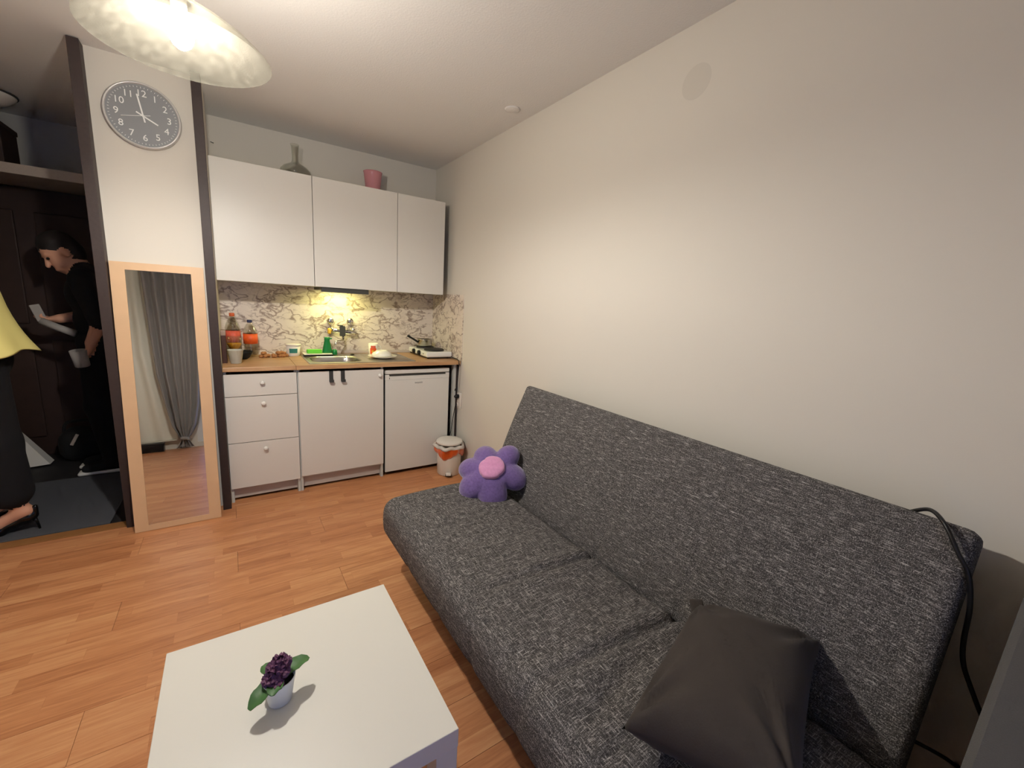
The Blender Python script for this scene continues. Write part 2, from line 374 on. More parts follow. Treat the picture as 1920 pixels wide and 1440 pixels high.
def rslab(lx, ly, lz, r, res, fn=None):
    """rounded slab centred on the origin, subdivided at res; fn(x,y,z,nx,ny,nz)->displacement along the normal."""
    bm = bmesh.new()
    nx, ny, nz = [max(3, int(round(l/res))) for l in (lx, ly, lz)]
    idx = {}
    V = []
    def vid(i, j, k):
        key = (i, j, k)
        if key not in idx: idx[key] = len(V); V.append((i/nx-.5, j/ny-.5, k/nz-.5))
        return idx[key]
    F = []
    for i in range(nx):
        for j in range(ny):
            F.append((vid(i, j, 0), vid(i, j+1, 0), vid(i+1, j+1, 0), vid(i+1, j, 0)))
            F.append((vid(i, j, nz), vid(i+1, j, nz), vid(i+1, j+1, nz), vid(i, j+1, nz)))
    for i in range(nx):
        for k in range(nz):
            F.append((vid(i, 0, k), vid(i+1, 0, k), vid(i+1, 0, k+1), vid(i, 0, k+1)))
            F.append((vid(i, ny, k), vid(i, ny, k+1), vid(i+1, ny, k+1), vid(i+1, ny, k)))
    for j in range(ny):
        for k in range(nz):
            F.append((vid(0, j, k), vid(0, j, k+1), vid(0, j+1, k+1), vid(0, j+1, k)))
            F.append((vid(nx, j, k), vid(nx, j+1, k), vid(nx, j+1, k+1), vid(nx, j, k+1)))
    bm.free()
    v = np.array(V)*np.array([lx, ly, lz])
    inner = np.array([lx/2-r, ly/2-r, lz/2-r]); c = np.clip(v, -inner, inner); d = v-c
    ln = np.linalg.norm(d, axis=1, keepdims=True); nrm = d/np.maximum(ln, 1e-9)
    out = c+nrm*r
    if fn is not None: out = out+nrm*np.asarray(fn(out, nrm)).reshape(-1, 1)
    return out, F
# --- smooth implicit surfaces, meshed with surface nets
def implicit(prims, vox, k=.03):
    """prims: (kind, data, mat[, kk]); kind 'c' tapered capsule (a,b,ra,rb), 'e' ellipsoid (centre, radii, 3x3 axes rows)."""
    lo = np.full(3, 1e9); hi = -lo
    for pr in prims:
        d = pr[1]
        if pr[0] == 'c':
            for p, r in ((d[0], d[2]), (d[1], d[3])): lo = np.minimum(lo, np.array(p)-r); hi = np.maximum(hi, np.array(p)+r)
        else:
            m = max(d[1]); lo = np.minimum(lo, np.array(d[0])-m); hi = np.maximum(hi, np.array(d[0])+m)
    lo -= 3*vox+k*.3; hi += 3*vox+k*.3
    n = np.ceil((hi-lo)/vox).astype(int)+1
    D = np.full(n, 1e3, np.float32); Lb = np.zeros(n, np.int16); best = np.full(n, 1e3, np.float32)
    ax = [lo[i]+vox*np.arange(n[i]) for i in range(3)]
    for pr in prims:
        d = pr[1]; kk = pr[3] if len(pr) > 3 else k
        if pr[0] == 'c': pl_ = np.minimum(np.array(d[0])-d[2], np.array(d[1])-d[3]); ph = np.maximum(np.array(d[0])+d[2], np.array(d[1])+d[3])
        else: m = max(d[1]); pl_ = np.array(d[0])-m; ph = np.array(d[0])+m
        mar = .06+kk
        a0 = np.maximum(((pl_-mar-lo)/vox).astype(int), 0); a1 = np.minimum(((ph+mar-lo)/vox).astype(int)+2, n)
        sl = tuple(slice(a0[i], a1[i]) for i in range(3))
        X, Y, Z = np.meshgrid(*[ax[i][sl[i]] for i in range(3)], indexing='ij')
        P = np.stack([X, Y, Z], -1)
        if pr[0] == 'c':
            a = np.array(d[0]); b = np.array(d[1]); ab = b-a
            t = np.clip(((P-a)@ab)/max(ab@ab, 1e-9), 0, 1)
            q = np.linalg.norm(P-a-t[..., None]*ab, axis=-1)-(d[2]+(d[3]-d[2])*t)
        else:
            R = np.array(d[2]) if len(d) > 2 and d[2] is not None else np.eye(3)
            l = (P-np.array(d[0]))@R.T; rad = np.array(d[1])
            k0 = np.linalg.norm(l/rad, axis=-1); k1 = np.linalg.norm(l/(rad*rad), axis=-1)
            q = k0*(k0-1)/np.maximum(k1, 1e-6)
        q = q.astype(np.float32); o = D[sl]
        hgt = np.clip(.5+.5*(o-q)/kk, 0, 1); D[sl] = o*(1-hgt)+q*hgt-kk*hgt*(1-hgt)
        bb = best[sl]; msk = q < bb; bb[msk] = q[msk]; Lb[sl][msk] = pr[2]
    S = D < 0
    c8 = [S[i:n[0]-1+i, j:n[1]-1+j, l:n[2]-1+l] for i in (0, 1) for j in (0, 1) for l in (0, 1)]
    sm = sum(c.astype(np.int8) for c in c8); act = (sm > 0) & (sm < 8)
    cid = np.full(act.shape, -1, np.int64); I = np.argwhere(act); cid[act] = np.arange(len(I))
    acc = np.zeros((len(I), 3)); cnt = np.zeros(len(I))
    offs = [(i, j, l) for i in (0, 1) for j in (0, 1) for l in (0, 1)]
    for a in range(8):
        for b in range(a+1, 8):
            oa, ob = np.array(offs[a]), np.array(offs[b])
            if np.abs(oa-ob).sum() != 1: continue
            da = D[tuple((I+oa).T)]; db = D[tuple((I+ob).T)]; cr = (da < 0) != (db < 0)
            t = np.where(cr, da/np.where(cr, da-db, 1), 0)
            acc += np.where(cr[:, None], I+oa+t[:, None]*(ob-oa), 0); cnt += cr
    V = lo+vox*(acc/cnt[:, None])
    F, Mi = [], []
    for axx in range(3):
        o1, o2 = [i for i in range(3) if i != axx]
        e = np.zeros(3, int); e[axx] = 1
        s0 = S[tuple(slice(1 if i != axx else 0, n[i]-1) for i in range(3))]
        s1 = S[tuple(slice(1, n[i]-1) if i != axx else slice(1, n[i]) for i in range(3))]
        E = np.argwhere(s0 != s1); E[:, o1] += 1; E[:, o2] += 1
        if len(E) == 0: continue
        def cell(d1, d2):
            q = E.copy(); q[:, o1] += d1; q[:, o2] += d2; return cid[tuple(q.T)]
        qd = np.stack([cell(-1, -1), cell(0, -1), cell(0, 0), cell(-1, 0)], 1)
        flip = S[tuple(E.T)] if axx != 1 else ~S[tuple(E.T)]
        qd[~flip] = qd[~flip][:, ::-1]
        ok = (qd >= 0).all(1)
        F.append(qd[ok]); Mi.append(Lb[tuple(E[ok].T)])
    F = np.concatenate(F); Mi = np.concatenate(Mi)
    return V, F, Mi
def textg(s, size, extrude=.0008, align='CENTER'):
    cu = bpy.data.curves.new('t', 'FONT'); cu.body = s; cu.size = size; cu.extrude = extrude; cu.align_x = align; cu.align_y = 'CENTER'; cu.resolution_u = 3
    o = bpy.data.objects.new('t', cu); COL.objects.link(o)
    dg = bpy.context.evaluated_depsgraph_get(); me = o.evaluated_get(dg).to_mesh()
    g = ([tuple(v.co) for v in me.vertices], [list(p.vertices) for p in me.polygons])
    o.evaluated_get(dg).to_mesh_clear(); bpy.data.objects.remove(o); bpy.data.curves.remove(cu); return g

# ================================================================== SETTING
XR, YB, YN, XL, ZC = 1.54, 3.617, -.85, -1.9, 2.462   # right wall, kitchen wall, window wall, left wall, ceiling
def struct(o): o['kind'] = 'structure'; return o
fl = struct(mk('floor', boxg(XL, XR, YN, 3.06, -.06, -.012), M_gap))
PW, PL = .193, 1.285
row, y = 0, YN
ref = {}
while y < 3.06:
    y1 = min(y+PW, 3.06)
    x = XL - [.85+.285, .71, .28][row % 3]
    while x < XR:
        a, b = max(x, XL), min(x+PL, XR)
        if b-a > .03:
            mk('plank', boxg(a+.0004, b-.0004, y+.0004, y1-.0004, -.012, 0, bev=.0008, seg=1), M_floor, fl)
        x += PL
    y += PW; row += 1
# the joist gap under the kitchen units
fk = struct(mk('floor_kitchen', boxg(-.062, XR, 3.06, YB, -.06, -.001), M_floor))
struct(mk('floor_hall', boxg(XL, -.5, 3.06, 4.62, -.06, -.002), M_hallfloor))
struct(box('trim_3', (XL, -.556, 2.985, 3.058, 0, .006), M_thresh, bev=.002))
struct(mk('ceiling', boxg(XL-.1, XR+.1, YN-.1, 4.72, ZC, ZC+.1), M_ceil))
struct(mk('wall_right', boxg(XR, XR+.1, YN-.1, 4.72, -.06, ZC), M_wall))
struct(mk('wall_back', boxg(-.062, XR, YB, YB+.1, -.06, ZC), M_wall))
struct(mk('wall_left', boxg(XL-.1, XL, YN-.1, 4.72, -.06, ZC), M_wall))
struct(mk('wall_partition', boxg(-.556, -.062, 3.04, 4.62, -.06, ZC), M_wall))
struct(mk('wall_front', boxg(XL, -1.5, 2.99, 3.10, -.06, ZC), M_wall))
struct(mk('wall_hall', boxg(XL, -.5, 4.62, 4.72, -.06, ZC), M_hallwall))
struct(box('trim_1', (-.557, -.514, 2.97, 3.07, 0, ZC-.004), M_dark))
struct(box('trim_2', (-.106, -.0625, 2.97, 3.07, 0, ZC-.004), M_dark))
# window wall with a glazed balcony door
DX0, DX1, DZ1 = -.45, .80, 2.10
wn = struct(mk('wall_window', join(boxg(XL, DX0, YN-.1, YN, -.06, ZC), boxg(DX1, XR, YN-.1, YN, -.06, ZC), boxg(DX0, DX1, YN-.1, YN, DZ1, ZC), boxg(DX0, DX1, YN-.1, YN, -.06, .06)), M_wall))
wd = struct(mk('window_1', join(boxg(DX0, DX1, YN-.07, YN-.02, .06, .13), boxg(DX0, DX1, YN-.07, YN-.02, DZ1-.07, DZ1), boxg(DX0, DX0+.07, YN-.07, YN-.02, .13, DZ1-.07), boxg(DX1-.07, DX1, YN-.07, YN-.02, .13, DZ1-.07), boxg(.14, .21, YN-.07, YN-.02, .13, DZ1-.07)), M_frame_w))
for a, b in ((DX0+.07, .14), (.21, DX1-.07)):
    mk('pane', boxg(a, b, YN-.048, YN-.042, .13, DZ1-.07), M_pane, wd)
# baseboards
struct(box('baseboard_right', (XR-.012, XR, YN, 2.95, 0, .06), M_wall))
# hall: door, shelf
hd = struct(mk('door_1', join(boxg(-1.72, -.66, 4.575, 4.618, 0, 1.98)), M_hdoor))
for (a, b, c, d) in ((-1.6, -1.24, .15, .9), (-1.14, -.78, .15, .9), (-1.6, -1.24, 1.02, 1.82), (-1.14, -.78, 1.02, 1.82)):
    box('door_panel', (a, b, 4.56, 4.58, c, d), M_hdoor, hd, bev=.008)
mk('door_handle', tubeg([(-1.66, 4.575, 1.02), (-1.66, 4.53, 1.02), (-1.54, 4.53, 1.02)], .009), M_greymetal, hd)
sh = thing('hall_shelf', 'pale board shelf high across the dark hallway above the door', 'shelf', (-1.2, 4.3, 1.97))
box('shelf_board', (-1.895, -.562, 4.0, 4.615, 1.985, 2.02), M_shelf, sh)
box('front_lip', (-1.895, -.562, 3.985, 4.0, 1.975, 2.035), M_shelf, sh)
for xx in (-1.85, -.6): box('bracket', (xx-.015, xx+.015, 4.1, 4.6, 1.955, 1.985), M_shelf, sh)
bx = thing('storage_box', 'dark box standing on the high hallway shelf', 'box', (-1.25, 4.25, 2.02))
box('body', (-1.60, -1.11, 4.09, 4.35, 2.0205, 2.26), M_hdoor, bx, bev=.004)
box('lid', (-1.605, -1.105, 4.085, 4.355, 2.2605, 2.29), M_hdoor, bx, bev=.004)
hl = thing('hall_ceiling_lamp', 'unlit round glass ceiling lamp in the hallway', 'lamp', (-1.16, 4.12, ZC))
mk('glass_dome', latheg([(0, -.085), (.05, -.08), (.10, -.06), (.14, -.03), (.15, -.012), (.15, -.010), (0, -.010)], (-1.19, 4.17, ZC)), M_plast, hl, True)
mk('base_ring', latheg([(0, -.012), (.155, -.012), (.158, -.006), (.155, -.0005), (0, -.0005)], (-1.19, 4.17, ZC)), M_gap, hl, True)
dm = tag(mk('doormat', rslab(1.25, .85, .012, .005, .05)[0:2], M_mat), 'dark grey carpet mat on the hallway floor', 'mat')
dm.location = (-1.265, 3.49, .0045)
# ceiling cover, darker wall disc, nail
tag(mk('ceiling_cover', latheg([(0, -.006), (.035, -.006), (.045, -.002), (.045, 0), (0, 0)], (1.405, 2.228, ZC-.0002), 28), M_ceil, None, True), 'small round white cover plate on the ceiling near the right wall', 'cover plate')
tag(mk('wall_disc', xf(latheg([(.062, .00003), (.050, .0005), (.030, .0011), (0, .0013)], (0, 0, 0), 32), Matrix.Translation((XR, 1.13, 2.25)) @ Matrix.Rotation(-PI/2, 4, 'Y')), M_walldisc, None, True), 'faint, slightly darker round disc high on the right wall', 'cover plate')  # thin disc, slightly darker than the wall around it
tag(mk('wall_nail', tubeg([(-.047, YB+.002, 2.302), (-.045, YB-.012, 2.298), (-.030, YB-.03, 2.290)], .0025, 6), M_greymetal), 'small nail in the wall beside the dark post above the cabinets', 'nail')

# ================================================================== PENDANT LAMP
LX, LY, LZ = -.069, 1.59, 2.0
lamp = thing('pendant_lamp', 'frosted glass cone pendant lamp, lit, hanging near the clock', 'lamp', (LX, LY, ZC))
prof = [(.2095, 0), (.212, .0015), (.2085, .006), (.17, .040), (.12, .072), (.07, .098), (.040, .112), (.028, .116), (.028, .112), (.040, .106), (.07, .092), (.12, .066), (.17, .034), (.2065, .002), (.2095, 0)]
mk('shade', latheg(prof, (LX, LY, LZ), 72), M_shade, lamp, True)
mk('bulb', latheg([(0, -.002), (.010, .0), (.020, .008), (.0275, .022), (.030, .038), (.028, .054), (.021, .068), (.015, .078), (.0, .080)], (LX, LY, LZ), 20), emit('bulb_glow', (1, .945, .865, 1), BULB), lamp, True)
mk('socket', latheg([(0, .081), (.017, .081), (.018, .085), (.018, .135), (.012, .145), (0, .145)], (LX, LY, LZ), 20), M_plast, lamp, True)
mk('cord', tubeg([(LX, LY, LZ+.14), (LX, LY, ZC-.03)], .003, 8), M_plast, lamp)
mk('ceiling_cup', latheg([(0, -.045), (.012, -.045), (.045, -.012), (.05, -.0005), (0, -.0005)], (LX, LY, ZC), 28), M_plast, lamp, True)

# ================================================================== CLOCK
ck = thing('wall_clock', 'round grey wall clock with white numerals on the white partition', 'clock', (-.3075, 3.04, 2.186))
CX, CYF, CZ, CR = -.313, 3.04, 2.199, .1535
MC = Matrix.Translation((CX, CYF, CZ)) @ Matrix.Rotation(PI/2, 4, 'X')    # local z -> -y, x right, y up
mk('rim', xf(latheg([(0, .0005), (CR-.004, .0005), (CR, .004), (CR, .030), (CR-.003, .036), (CR-.009, .036), (CR-.011, .031), (CR-.011, .022), (0, .022)], seg=64), MC), M_clockrim, ck, True)
mk('face', xf(latheg([(0, .0225), (CR-.0115, .0225), (CR-.0115, .0240), (0, .0240)], seg=64), MC), M_clockface, ck)
for i in range(12):
    a = PI/2-(i+1)*PI/6
    mk('numeral', xf(textg(str(i+1), .043), MC @ Matrix.Translation((.103*math.cos(a), .103*math.sin(a), .0248))), M_clockmark, ck)
for i in range(60):
    a = i*PI/30; r0, r1 = (.129, .135)
    if i % 5 == 0: r0 = .127
    mk('tick_mark', xf(boxg(r0, r1, -.0009, .0009, .0239, .0250), MC @ Matrix.Rotation(a, 4, 'Z')), M_clockmark, ck)
def hand(name, ang, ln, back, w, z, m=M_clockmark):
    mk(name, xf(boxg(-back, ln, -w/2, w/2, z, z+.001), MC @ Matrix.Rotation(PI/2-math.radians(ang), 4, 'Z')), m, ck)
hand('hour_hand', 118, .064, .03, .0065, .026); hand('minute_hand', 350, .098, .03, .0065, .028); hand('second_hand', 257, .088, .03, .002, .030)
mk('pin', xf(latheg([(0, .0240), (.005, .0240), (.005, .033), (0, .033)], seg=16), MC), M_clockmark, ck)

# ================================================================== LEANING MIRROR
mb, mtp = Vector((0, 2.878, 0)), Vector((0, 3.015, 1.468))
ml = (mtp-mb).length; tilt = math.atan2(mtp.y-mb.y, mtp.z-mb.z)
MM = Matrix.Translation((-.312, 2.878, .002)) @ Matrix.Rotation(-tilt, 4, 'X')     # local: x across, z up the board, y into the wall
mi = thing('leaning_mirror', 'tall mirror in a pale birch frame leaning on the white partition', 'mirror', (-.312, 2.878, 0))
MW, GX0, GX1, GZ0, GZ1 = .197, -.138, .139, .032, 1.435
for nm, a in (('frame_stile', (-MW, GX0, 0, .020, 0, ml)), ('frame_stile', (GX1, MW, 0, .020, 0, ml)), ('frame_rail', (GX0, GX1, 0, .020, 0, GZ0)), ('frame_rail', (GX0, GX1, 0, .020, GZ1, ml))):
    mk(nm, xf(boxg(*a), MM), M_birch, mi)
mk('mirror_glass', xf(boxg(GX0+.0005, GX1-.0005, .003, .012, GZ0+.0005, GZ1-.0005), MM), M_mirror, mi)
mk('backing_board', xf(boxg(GX0+.0005, GX1-.0005, .0125, .019, GZ0+.0005, GZ1-.0005), MM), M_plinth, mi)

# ================================================================== KITCHEN
# marble splash panels
sp = struct(mk('trim_4', boxg(-.0618, XR-.0062, YB-.006, YB-.0002, .893, 1.412), M_marble))
sp2 = struct(mk('trim_5', boxg(XR-.006, XR-.0002, 3.006, YB-.0002, .895, 1.42), M_marble))
# wall cabinets
ZU0, ZU1, YU = 1.412, 2.131, 3.25
for (a, b), lab in zip(((-.0615, .500), (.5005, 1.083), (1.0835, 1.470)),
        ('white wall cabinet beside the dark post, under the glass carafe', 'middle white wall cabinet above the lit cooker hood', 'narrow white wall cabinet next to the right wall')):
    t = thing('wall_cabinet', lab, 'cabinet', ((a+b)/2, 3.43, ZU0), 'white wall cabinets over the sink')
    p_ = .016
    mk('body', join(boxg(a, a+p_, YU+.02, YB-.007, ZU0, ZU1), boxg(b-p_, b, YU+.02, YB-.007, ZU0, ZU1), boxg(a+p_, b-p_, YU+.02, YB-.007, ZU0, ZU0+p_), boxg(a+p_, b-p_, YU+.02, YB-.007, ZU1-p_, ZU1), boxg(a+p_, b-p_, YB-.012, YB-.007, ZU0+p_, ZU1-p_)), M_carcass, t)
    mk('door', boxg(a+.0015, b-.0015, YU, YU+.018, ZU0, ZU1, bev=.001, seg=1), M_white, t)
# cooker hood under the middle cabinet
hood = thing('cooker_hood', 'slim grey cooker hood with yellow light under the middle wall cabinet', 'cooker hood', (.70, 3.42, ZU0))
mk('housing', join(boxg(.545, .872, 3.272, 3.585, 1.392, 1.4115), boxg(.545, .872, 3.268, 3.285, 1.378, 1.4115)), M_greymetal, hood)
mk('lamp_lens', boxg(.60, .82, 3.40, 3.54, 1.389, 1.3915), emit('hood_glow', (1, .94, .36, 1), 28), hood)
mk('filter', boxg(.56, .86, 3.29, 3.39, 1.389, 1.3915), M_greymetal, hood)

WT, WB = .893, .866
# base cabinets
def knob(x, y, z, par):
    MK = Matrix.Translation((x, y, z)) @ Matrix.Rotation(PI/2, 4, 'X')
    mk('knob', xf(latheg([(0, 0), (.006, 0), (.006, .012), (.013, .016), (.014, .022), (.010, .026), (0, .027)], seg=18), MK), M_knob, par, True)
YF = 3.035
dc = thing('drawer_cabinet', 'white base cabinet with three drawers beside the dark post', 'cabinet', (.14, 3.3, 0))
x0, x1 = -.060, .342
mk('body', join(boxg(x0, x0+.016, YF+.019, 3.6, 0, WB-.001), boxg(x1-.016, x1, YF+.019, 3.6, 0, WB-.001), boxg(x0+.016, x1-.016, YF+.019, 3.6, .10, .116), boxg(x0+.016, x1-.016, 3.59, 3.6, .116, WB-.001)), M_carcass, dc)
mk('plinth', boxg(x0+.0165, x1-.0165, YF+.05, YF+.062, .018, .0995), M_plinth, dc)
for z0, z1, kz in ((.7065, .846, .792), (.405, .7025, .658), (.10, .401, .355)):
    d = mk('drawer', boxg(x0+.002, x1-.002, YF, YF+.018, z0, z1, bev=.001, seg=1), M_white, dc)
    knob(.143, YF, kz, d)
sc_ = thing('sink_cabinet', 'white single-door base cabinet under the sink', 'cabinet', (.63, 3.3, 0))
x0, x1 = .344, .915
mk('body', join(boxg(x0, x0+.016, YF+.019, 3.6, 0, WB-.001), boxg(x1-.016, x1, YF+.019, 3.6, 0, WB-.001), boxg(x0+.016, x1-.016, YF+.019, 3.6, .10, .116), boxg(x0+.016, x1-.016, 3.59, 3.6, .116, WB-.001)), M_carcass, sc_)
mk('plinth', boxg(x0+.0165, x1-.0165, YF+.05, YF+.062, .018, .0995), M_plinth, sc_)
d = mk('door', boxg(x0+.006, x1-.002, YF, YF+.018, .113, .845, bev=.001, seg=1), M_white, sc_)
knob(.882, YF, .805, d)
for hx, lab in ((.553, 'grey over-door hook, left one on the sink cabinet door'), (.629, 'grey over-door hook, right one on the sink cabinet door')):
    t = thing('door_hook', lab, 'hook', (hx, YF-.004, .8), 'over-door hooks on the sink cabinet')
    mk('strap', join(boxg(hx-.013, hx+.013, YF-.0032, YF-.0005, .775, .849), boxg(hx-.013, hx+.013, YF-.0032, YF+.0215, .8455, .849)), M_greymetal, t)
    mk('hook_lip', join(boxg(hx-.013, hx+.013, YF-.030, YF-.0005, .7715, .7748), boxg(hx-.013, hx+.013, YF-.030, YF-.027, .7748, .79)), M_greymetal, t)
# worktops
t = thing('worktop', 'oak-look worktop over the drawer cabinet', 'worktop', (.14, 3.3, WB))
mk('board', boxg(-.061, .3365, 3.014, 3.609, WB, WT, bev=.003), M_work, t)
t = thing('worktop', 'long oak-look worktop holding the sink and hotplate', 'worktop', (.94, 3.3, WB))
HX0, HX1, HY0, HY1 = .445, .815, 3.095, 3.43
mk('board', join(boxg(.3375, HX0, 3.014, 3.609, WB, WT), boxg(HX1, 1.532, 3.014, 3.609, WB, WT), boxg(HX0, HX1, 3.014, HY0, WB, WT), boxg(HX0, HX1, HY1, 3.609, WB, WT)), M_work, t)
mk('back_strip', boxg(.3375, 1.532, 3.590, 3.609, WT+.0002, .918, bev=.004), M_plinth, t)
mk('leg', boxg(1.494, 1.518, 3.06, 3.10, 0, WB-.0005, bev=.002), M_carcass, t)
mk('dark_strip', boxg(1.5185, 1.528, 3.055, 3.10, 0, WB-.0005, bev=.002), M_dark, t)  # narrow dark strip beside the white leg
# sink
def sink_geo():
    sx0, sx1, sy0, sy1 = .425, 1.175, 3.07, 3.545
    nx, ny = 110, 70; V = []; F = []
    for j in range(ny+1):
        for i in range(nx+1):
            x = sx0+(sx1-sx0)*i/nx; y = sy0+(sy1-sy0)*j/ny
            cx, cy, hx, hy, r = .630, 3.262, .165, .148, .09
            qx, qy = abs(x-cx)-hx+r, abs(y-cy)-hy+r
            sd = math.hypot(max(qx, 0), max(qy, 0))+min(max(qx, qy), 0)-r
            z = WT+.004
            t_ = max(0, min(1, (-sd+.004)/.03)); z -= .14*(t_*t_*(3-2*t_))
            if sd > .01:
                e = min(x-sx0, sx1-x, y-sy0, sy1-y)
                if e > .02: z -= .0025
                if .86 < x < 1.15 and 3.11 < y < 3.50 and e > .02: z += .0025*math.cos((y-3.11)/.039*2*PI)*.8
            V.append((x, y, z))
    for j in range(ny):
        for i in range(nx):
            a = j*(nx+1)+i; F.append((a, a+1, a+nx+2, a+nx+1))
    base = len(V)
    # rim skirt
    ring = [i for i in range(nx+1)]+[j*(nx+1)+nx for j in range(1, ny+1)]+[ny*(nx+1)+i for i in range(nx-1, -1, -1)]+[j*(nx+1) for j in range(ny-1, 0, -1)]
    for q in ring: V.append((V[q][0], V[q][1], WT+.0004))
    m = len(ring)
    for q in range(m): r_ = (q+1) % m; F.append((ring[q], base+q, base+r_, ring[r_]))
    return V, F
sk = thing('kitchen_sink', 'stainless steel inset sink with ribbed drainer in the worktop', 'sink', (.8, 3.3, WT))
mk('basin_and_drainer', sink_geo(), M_steel, sk, True)
mk('drain', latheg([(0, 0), (.032, 0), (.034, .003), (.030, .005), (.012, .003), (0, .003)], (.63, 3.262, WT-.136), 24), M_chrome, sk, True)
mk('plug_chain_hole', latheg([(0, 0), (.016, 0), (.014, .006), (0, .008)], (.800, 3.495, WT+.0025), 16), M_black, sk, True)
# wall tap
tp = thing('wall_tap', 'chrome wall-mounted mixer tap above the sink', 'tap', (.74, 3.6, 1.08))
for xx in (.655, .803):
    mk('valve_knob', xf(latheg([(0, 0), (.016, 0), (.016, .012), (.026, .020), (.0295, .034), (.026, .048), (.014, .058), (0, .060)], seg=24), Matrix.Translation((xx, 3.6105, 1.157)) @ Matrix.Rotation(PI/2, 4, 'X')), M_chrome, tp, True)
    mk('wall_flange', xf(latheg([(0, 0), (.024, 0), (.020, .012), (.013, .016), (.013, .06), (0, .06)], seg=24), Matrix.Translation((xx+(.012 if xx < .7 else .022), 3.6105, 1.087)) @ Matrix.Rotation(PI/2, 4, 'X')), M_chrome, tp, True)
mk('mixer_body', tubeg([(.660, 3.555, 1.082), (.675, 3.555, 1.082), (.80, 3.555, 1.070), (.842, 3.555, 1.062)], [.016, .019, .022, .024], 18), M_chrome, tp, True)
mk('lever', rot_ := boxg(.716, .758, 3.525, 3.548, 1.040, 1.122, bev=.005), M_greymetal, tp)
mk('lever_top', boxg(.700, .740, 3.520, 3.547, 1.1225, 1.130, bev=.003), M_greymetal, tp)
mk('spout', tubeg(spline([(.742, 3.555, 1.05), (.742, 3.54, 1.015), (.73, 3.50, 1.008), (.67, 3.40, 1.012), (.655, 3.375, 1.010), (.65, 3.368, .99)]), .0095, 12), M_chrome, tp, True)
tag(mk('scrub_sponge', boxg(.630, .655, 3.545, 3.575, 1.055, 1.100, bev=.008), M_yellow), 'small yellow sponge hung on the left end of the tap', 'sponge')

# fridge
fr = thing('under_counter_fridge', 'white under-counter fridge beside the waste bin', 'fridge', (1.19, 3.3, 0))
FX0, FX1, FY = .931, 1.450, 3.05
mk('cabinet', boxg(FX0+.004, FX1-.001, FY+.045, 3.58, .025, .829, bev=.004), M_fridgeshade, fr)
mk('top_cap', boxg(FX0, FX1, FY-.002, FY+.0445, .804, .833, bev=.004), M_fridge, fr)
mk('gasket', boxg(FX0+.006, FX1-.006, FY+.012, FY+.044, .03, .8035), M_gap, fr)
dr = mk('door', join(boxg(FX0, FX1, FY, FY+.011, .03, .7565, bev=.003), boxg(FX0, FX1, FY+.0005, FY+.011, .7575, .786), boxg(FX0, FX0+.03, FY, FY+.011, .786, .799), boxg(FX1-.03, FX1, FY, FY+.011, .786, .799)), M_fridge, fr)
mk('brand_lettering', xf(textg('exquisit', .020, .0003), Matrix.Translation((1.192, FY-.0005, .730)) @ Matrix.Rotation(PI/2, 4, 'X')), M_greymetal, dr)
mk('handle_recess', boxg(FX0+.03, FX1-.03, FY+.006, FY+.0115, .7865, .8015), M_gap, fr)
mk('lock_mark', boxg(FX0+.03, FX0+.034, FY-.0008, FY, .765, .778), M_gap, dr)
for xx in (FX0+.04, FX1-.04): mk('foot', latheg([(0, 0), (.016, 0), (.016, .026), (0, .026)], (xx, FY+.09, 0), 14), M_black, fr)
# socket, plug, leads
so = thing('wall_socket', 'white double power socket low on the right wall by the worktop end', 'socket', (XR, 3.02, .57))
mk('plate', boxg(XR-.012, XR-.0005, 2.985, 3.055, .50, .63, bev=.004), M_plast, so)
for zz in (.535, .60): mk('outlet', xf(latheg([(0, 0), (.022, 0), (.024, .003), (.018, .0035), (.017, .001), (0, .001)], seg=20), Matrix.Translation((XR-.0118, 3.02, zz)) @ Matrix.Rotation(-PI/2, 4, 'Y')), M_plast, so, True)
pg = thing('hotplate_lead', 'black lead with plug running from the hotplate to the wall socket', 'cable', (1.5, 3.0, .6))
mk('plug', xf(latheg([(0, 0), (.017, 0), (.018, .012), (.013, .03), (.007, .036), (0, .036)], seg=16), Matrix.Translation((XR-.0150, 3.02, .60)) @ Matrix.Rotation(-PI/2, 4, 'Y')), M_black, pg, True)
mk('wire', tubeg(spline([(1.525, 3.165, .905), (1.522, 3.06, .902), (1.512, 3.006, .885), (1.510, 3.004, .82), (1.500, 3.000, .72), (1.488, 3.0, .665), (1.482, 3.0, .655), (1.488, 3.005, .668), (1.498, 3.012, .645), (1.503, 3.018, .612), (1.504, 3.02, .60)]), .0032, 8), M_black, pg, True)
tag(mk('fridge_lead', tubeg(spline([(1.515, 3.02, .535), (1.500, 3.02, .52), (1.490, 3.04, .40), (1.475, 3.045, .28), (1.470, 3.12, .20), (1.468, 3.3, .15)]), .003, 8), M_black, None, True), 'dark lead hanging between the fridge side and worktop leg', 'cable')
# waste bin
bn = thing('pedal_bin', 'small white pedal bin with orange bag in front of the fridge', 'bin', (1.400, 2.905, 0))
bc = (1.402, 2.905, 0)
mk('bucket', latheg([(0, .002), (.086, .002), (.091, .008), (.097, .20), (.097, .222), (.092, .222), (.088, .02), (0, .02)], bc, 40), M_plast, bn, True)
V, F = latheg([(.0975, .242), (.108, .238), (.114, .225), (.113, .205), (.106, .190), (.1005, .183), (.0985, .188), (.1, .20), (.0985, .235)], (0, 0, 0), 60)
V = [(x*(1+.06*math.sin(7*math.atan2(y, x))*.8+.04*math.sin(13*math.atan2(y, x)+1)), y*(1+.06*math.sin(7*math.atan2(y, x))*.8+.04*math.sin(13*math.atan2(y, x)+1)), z-.022*(1+math.sin(3*math.atan2(y, x)+2.3))*(1 if z < .215 else 0)) for x, y, z in V]
mk('orange_bag_edge', ([(x+bc[0], y+bc[1], z) for x, y, z in V], F), M_orange, bn, True)
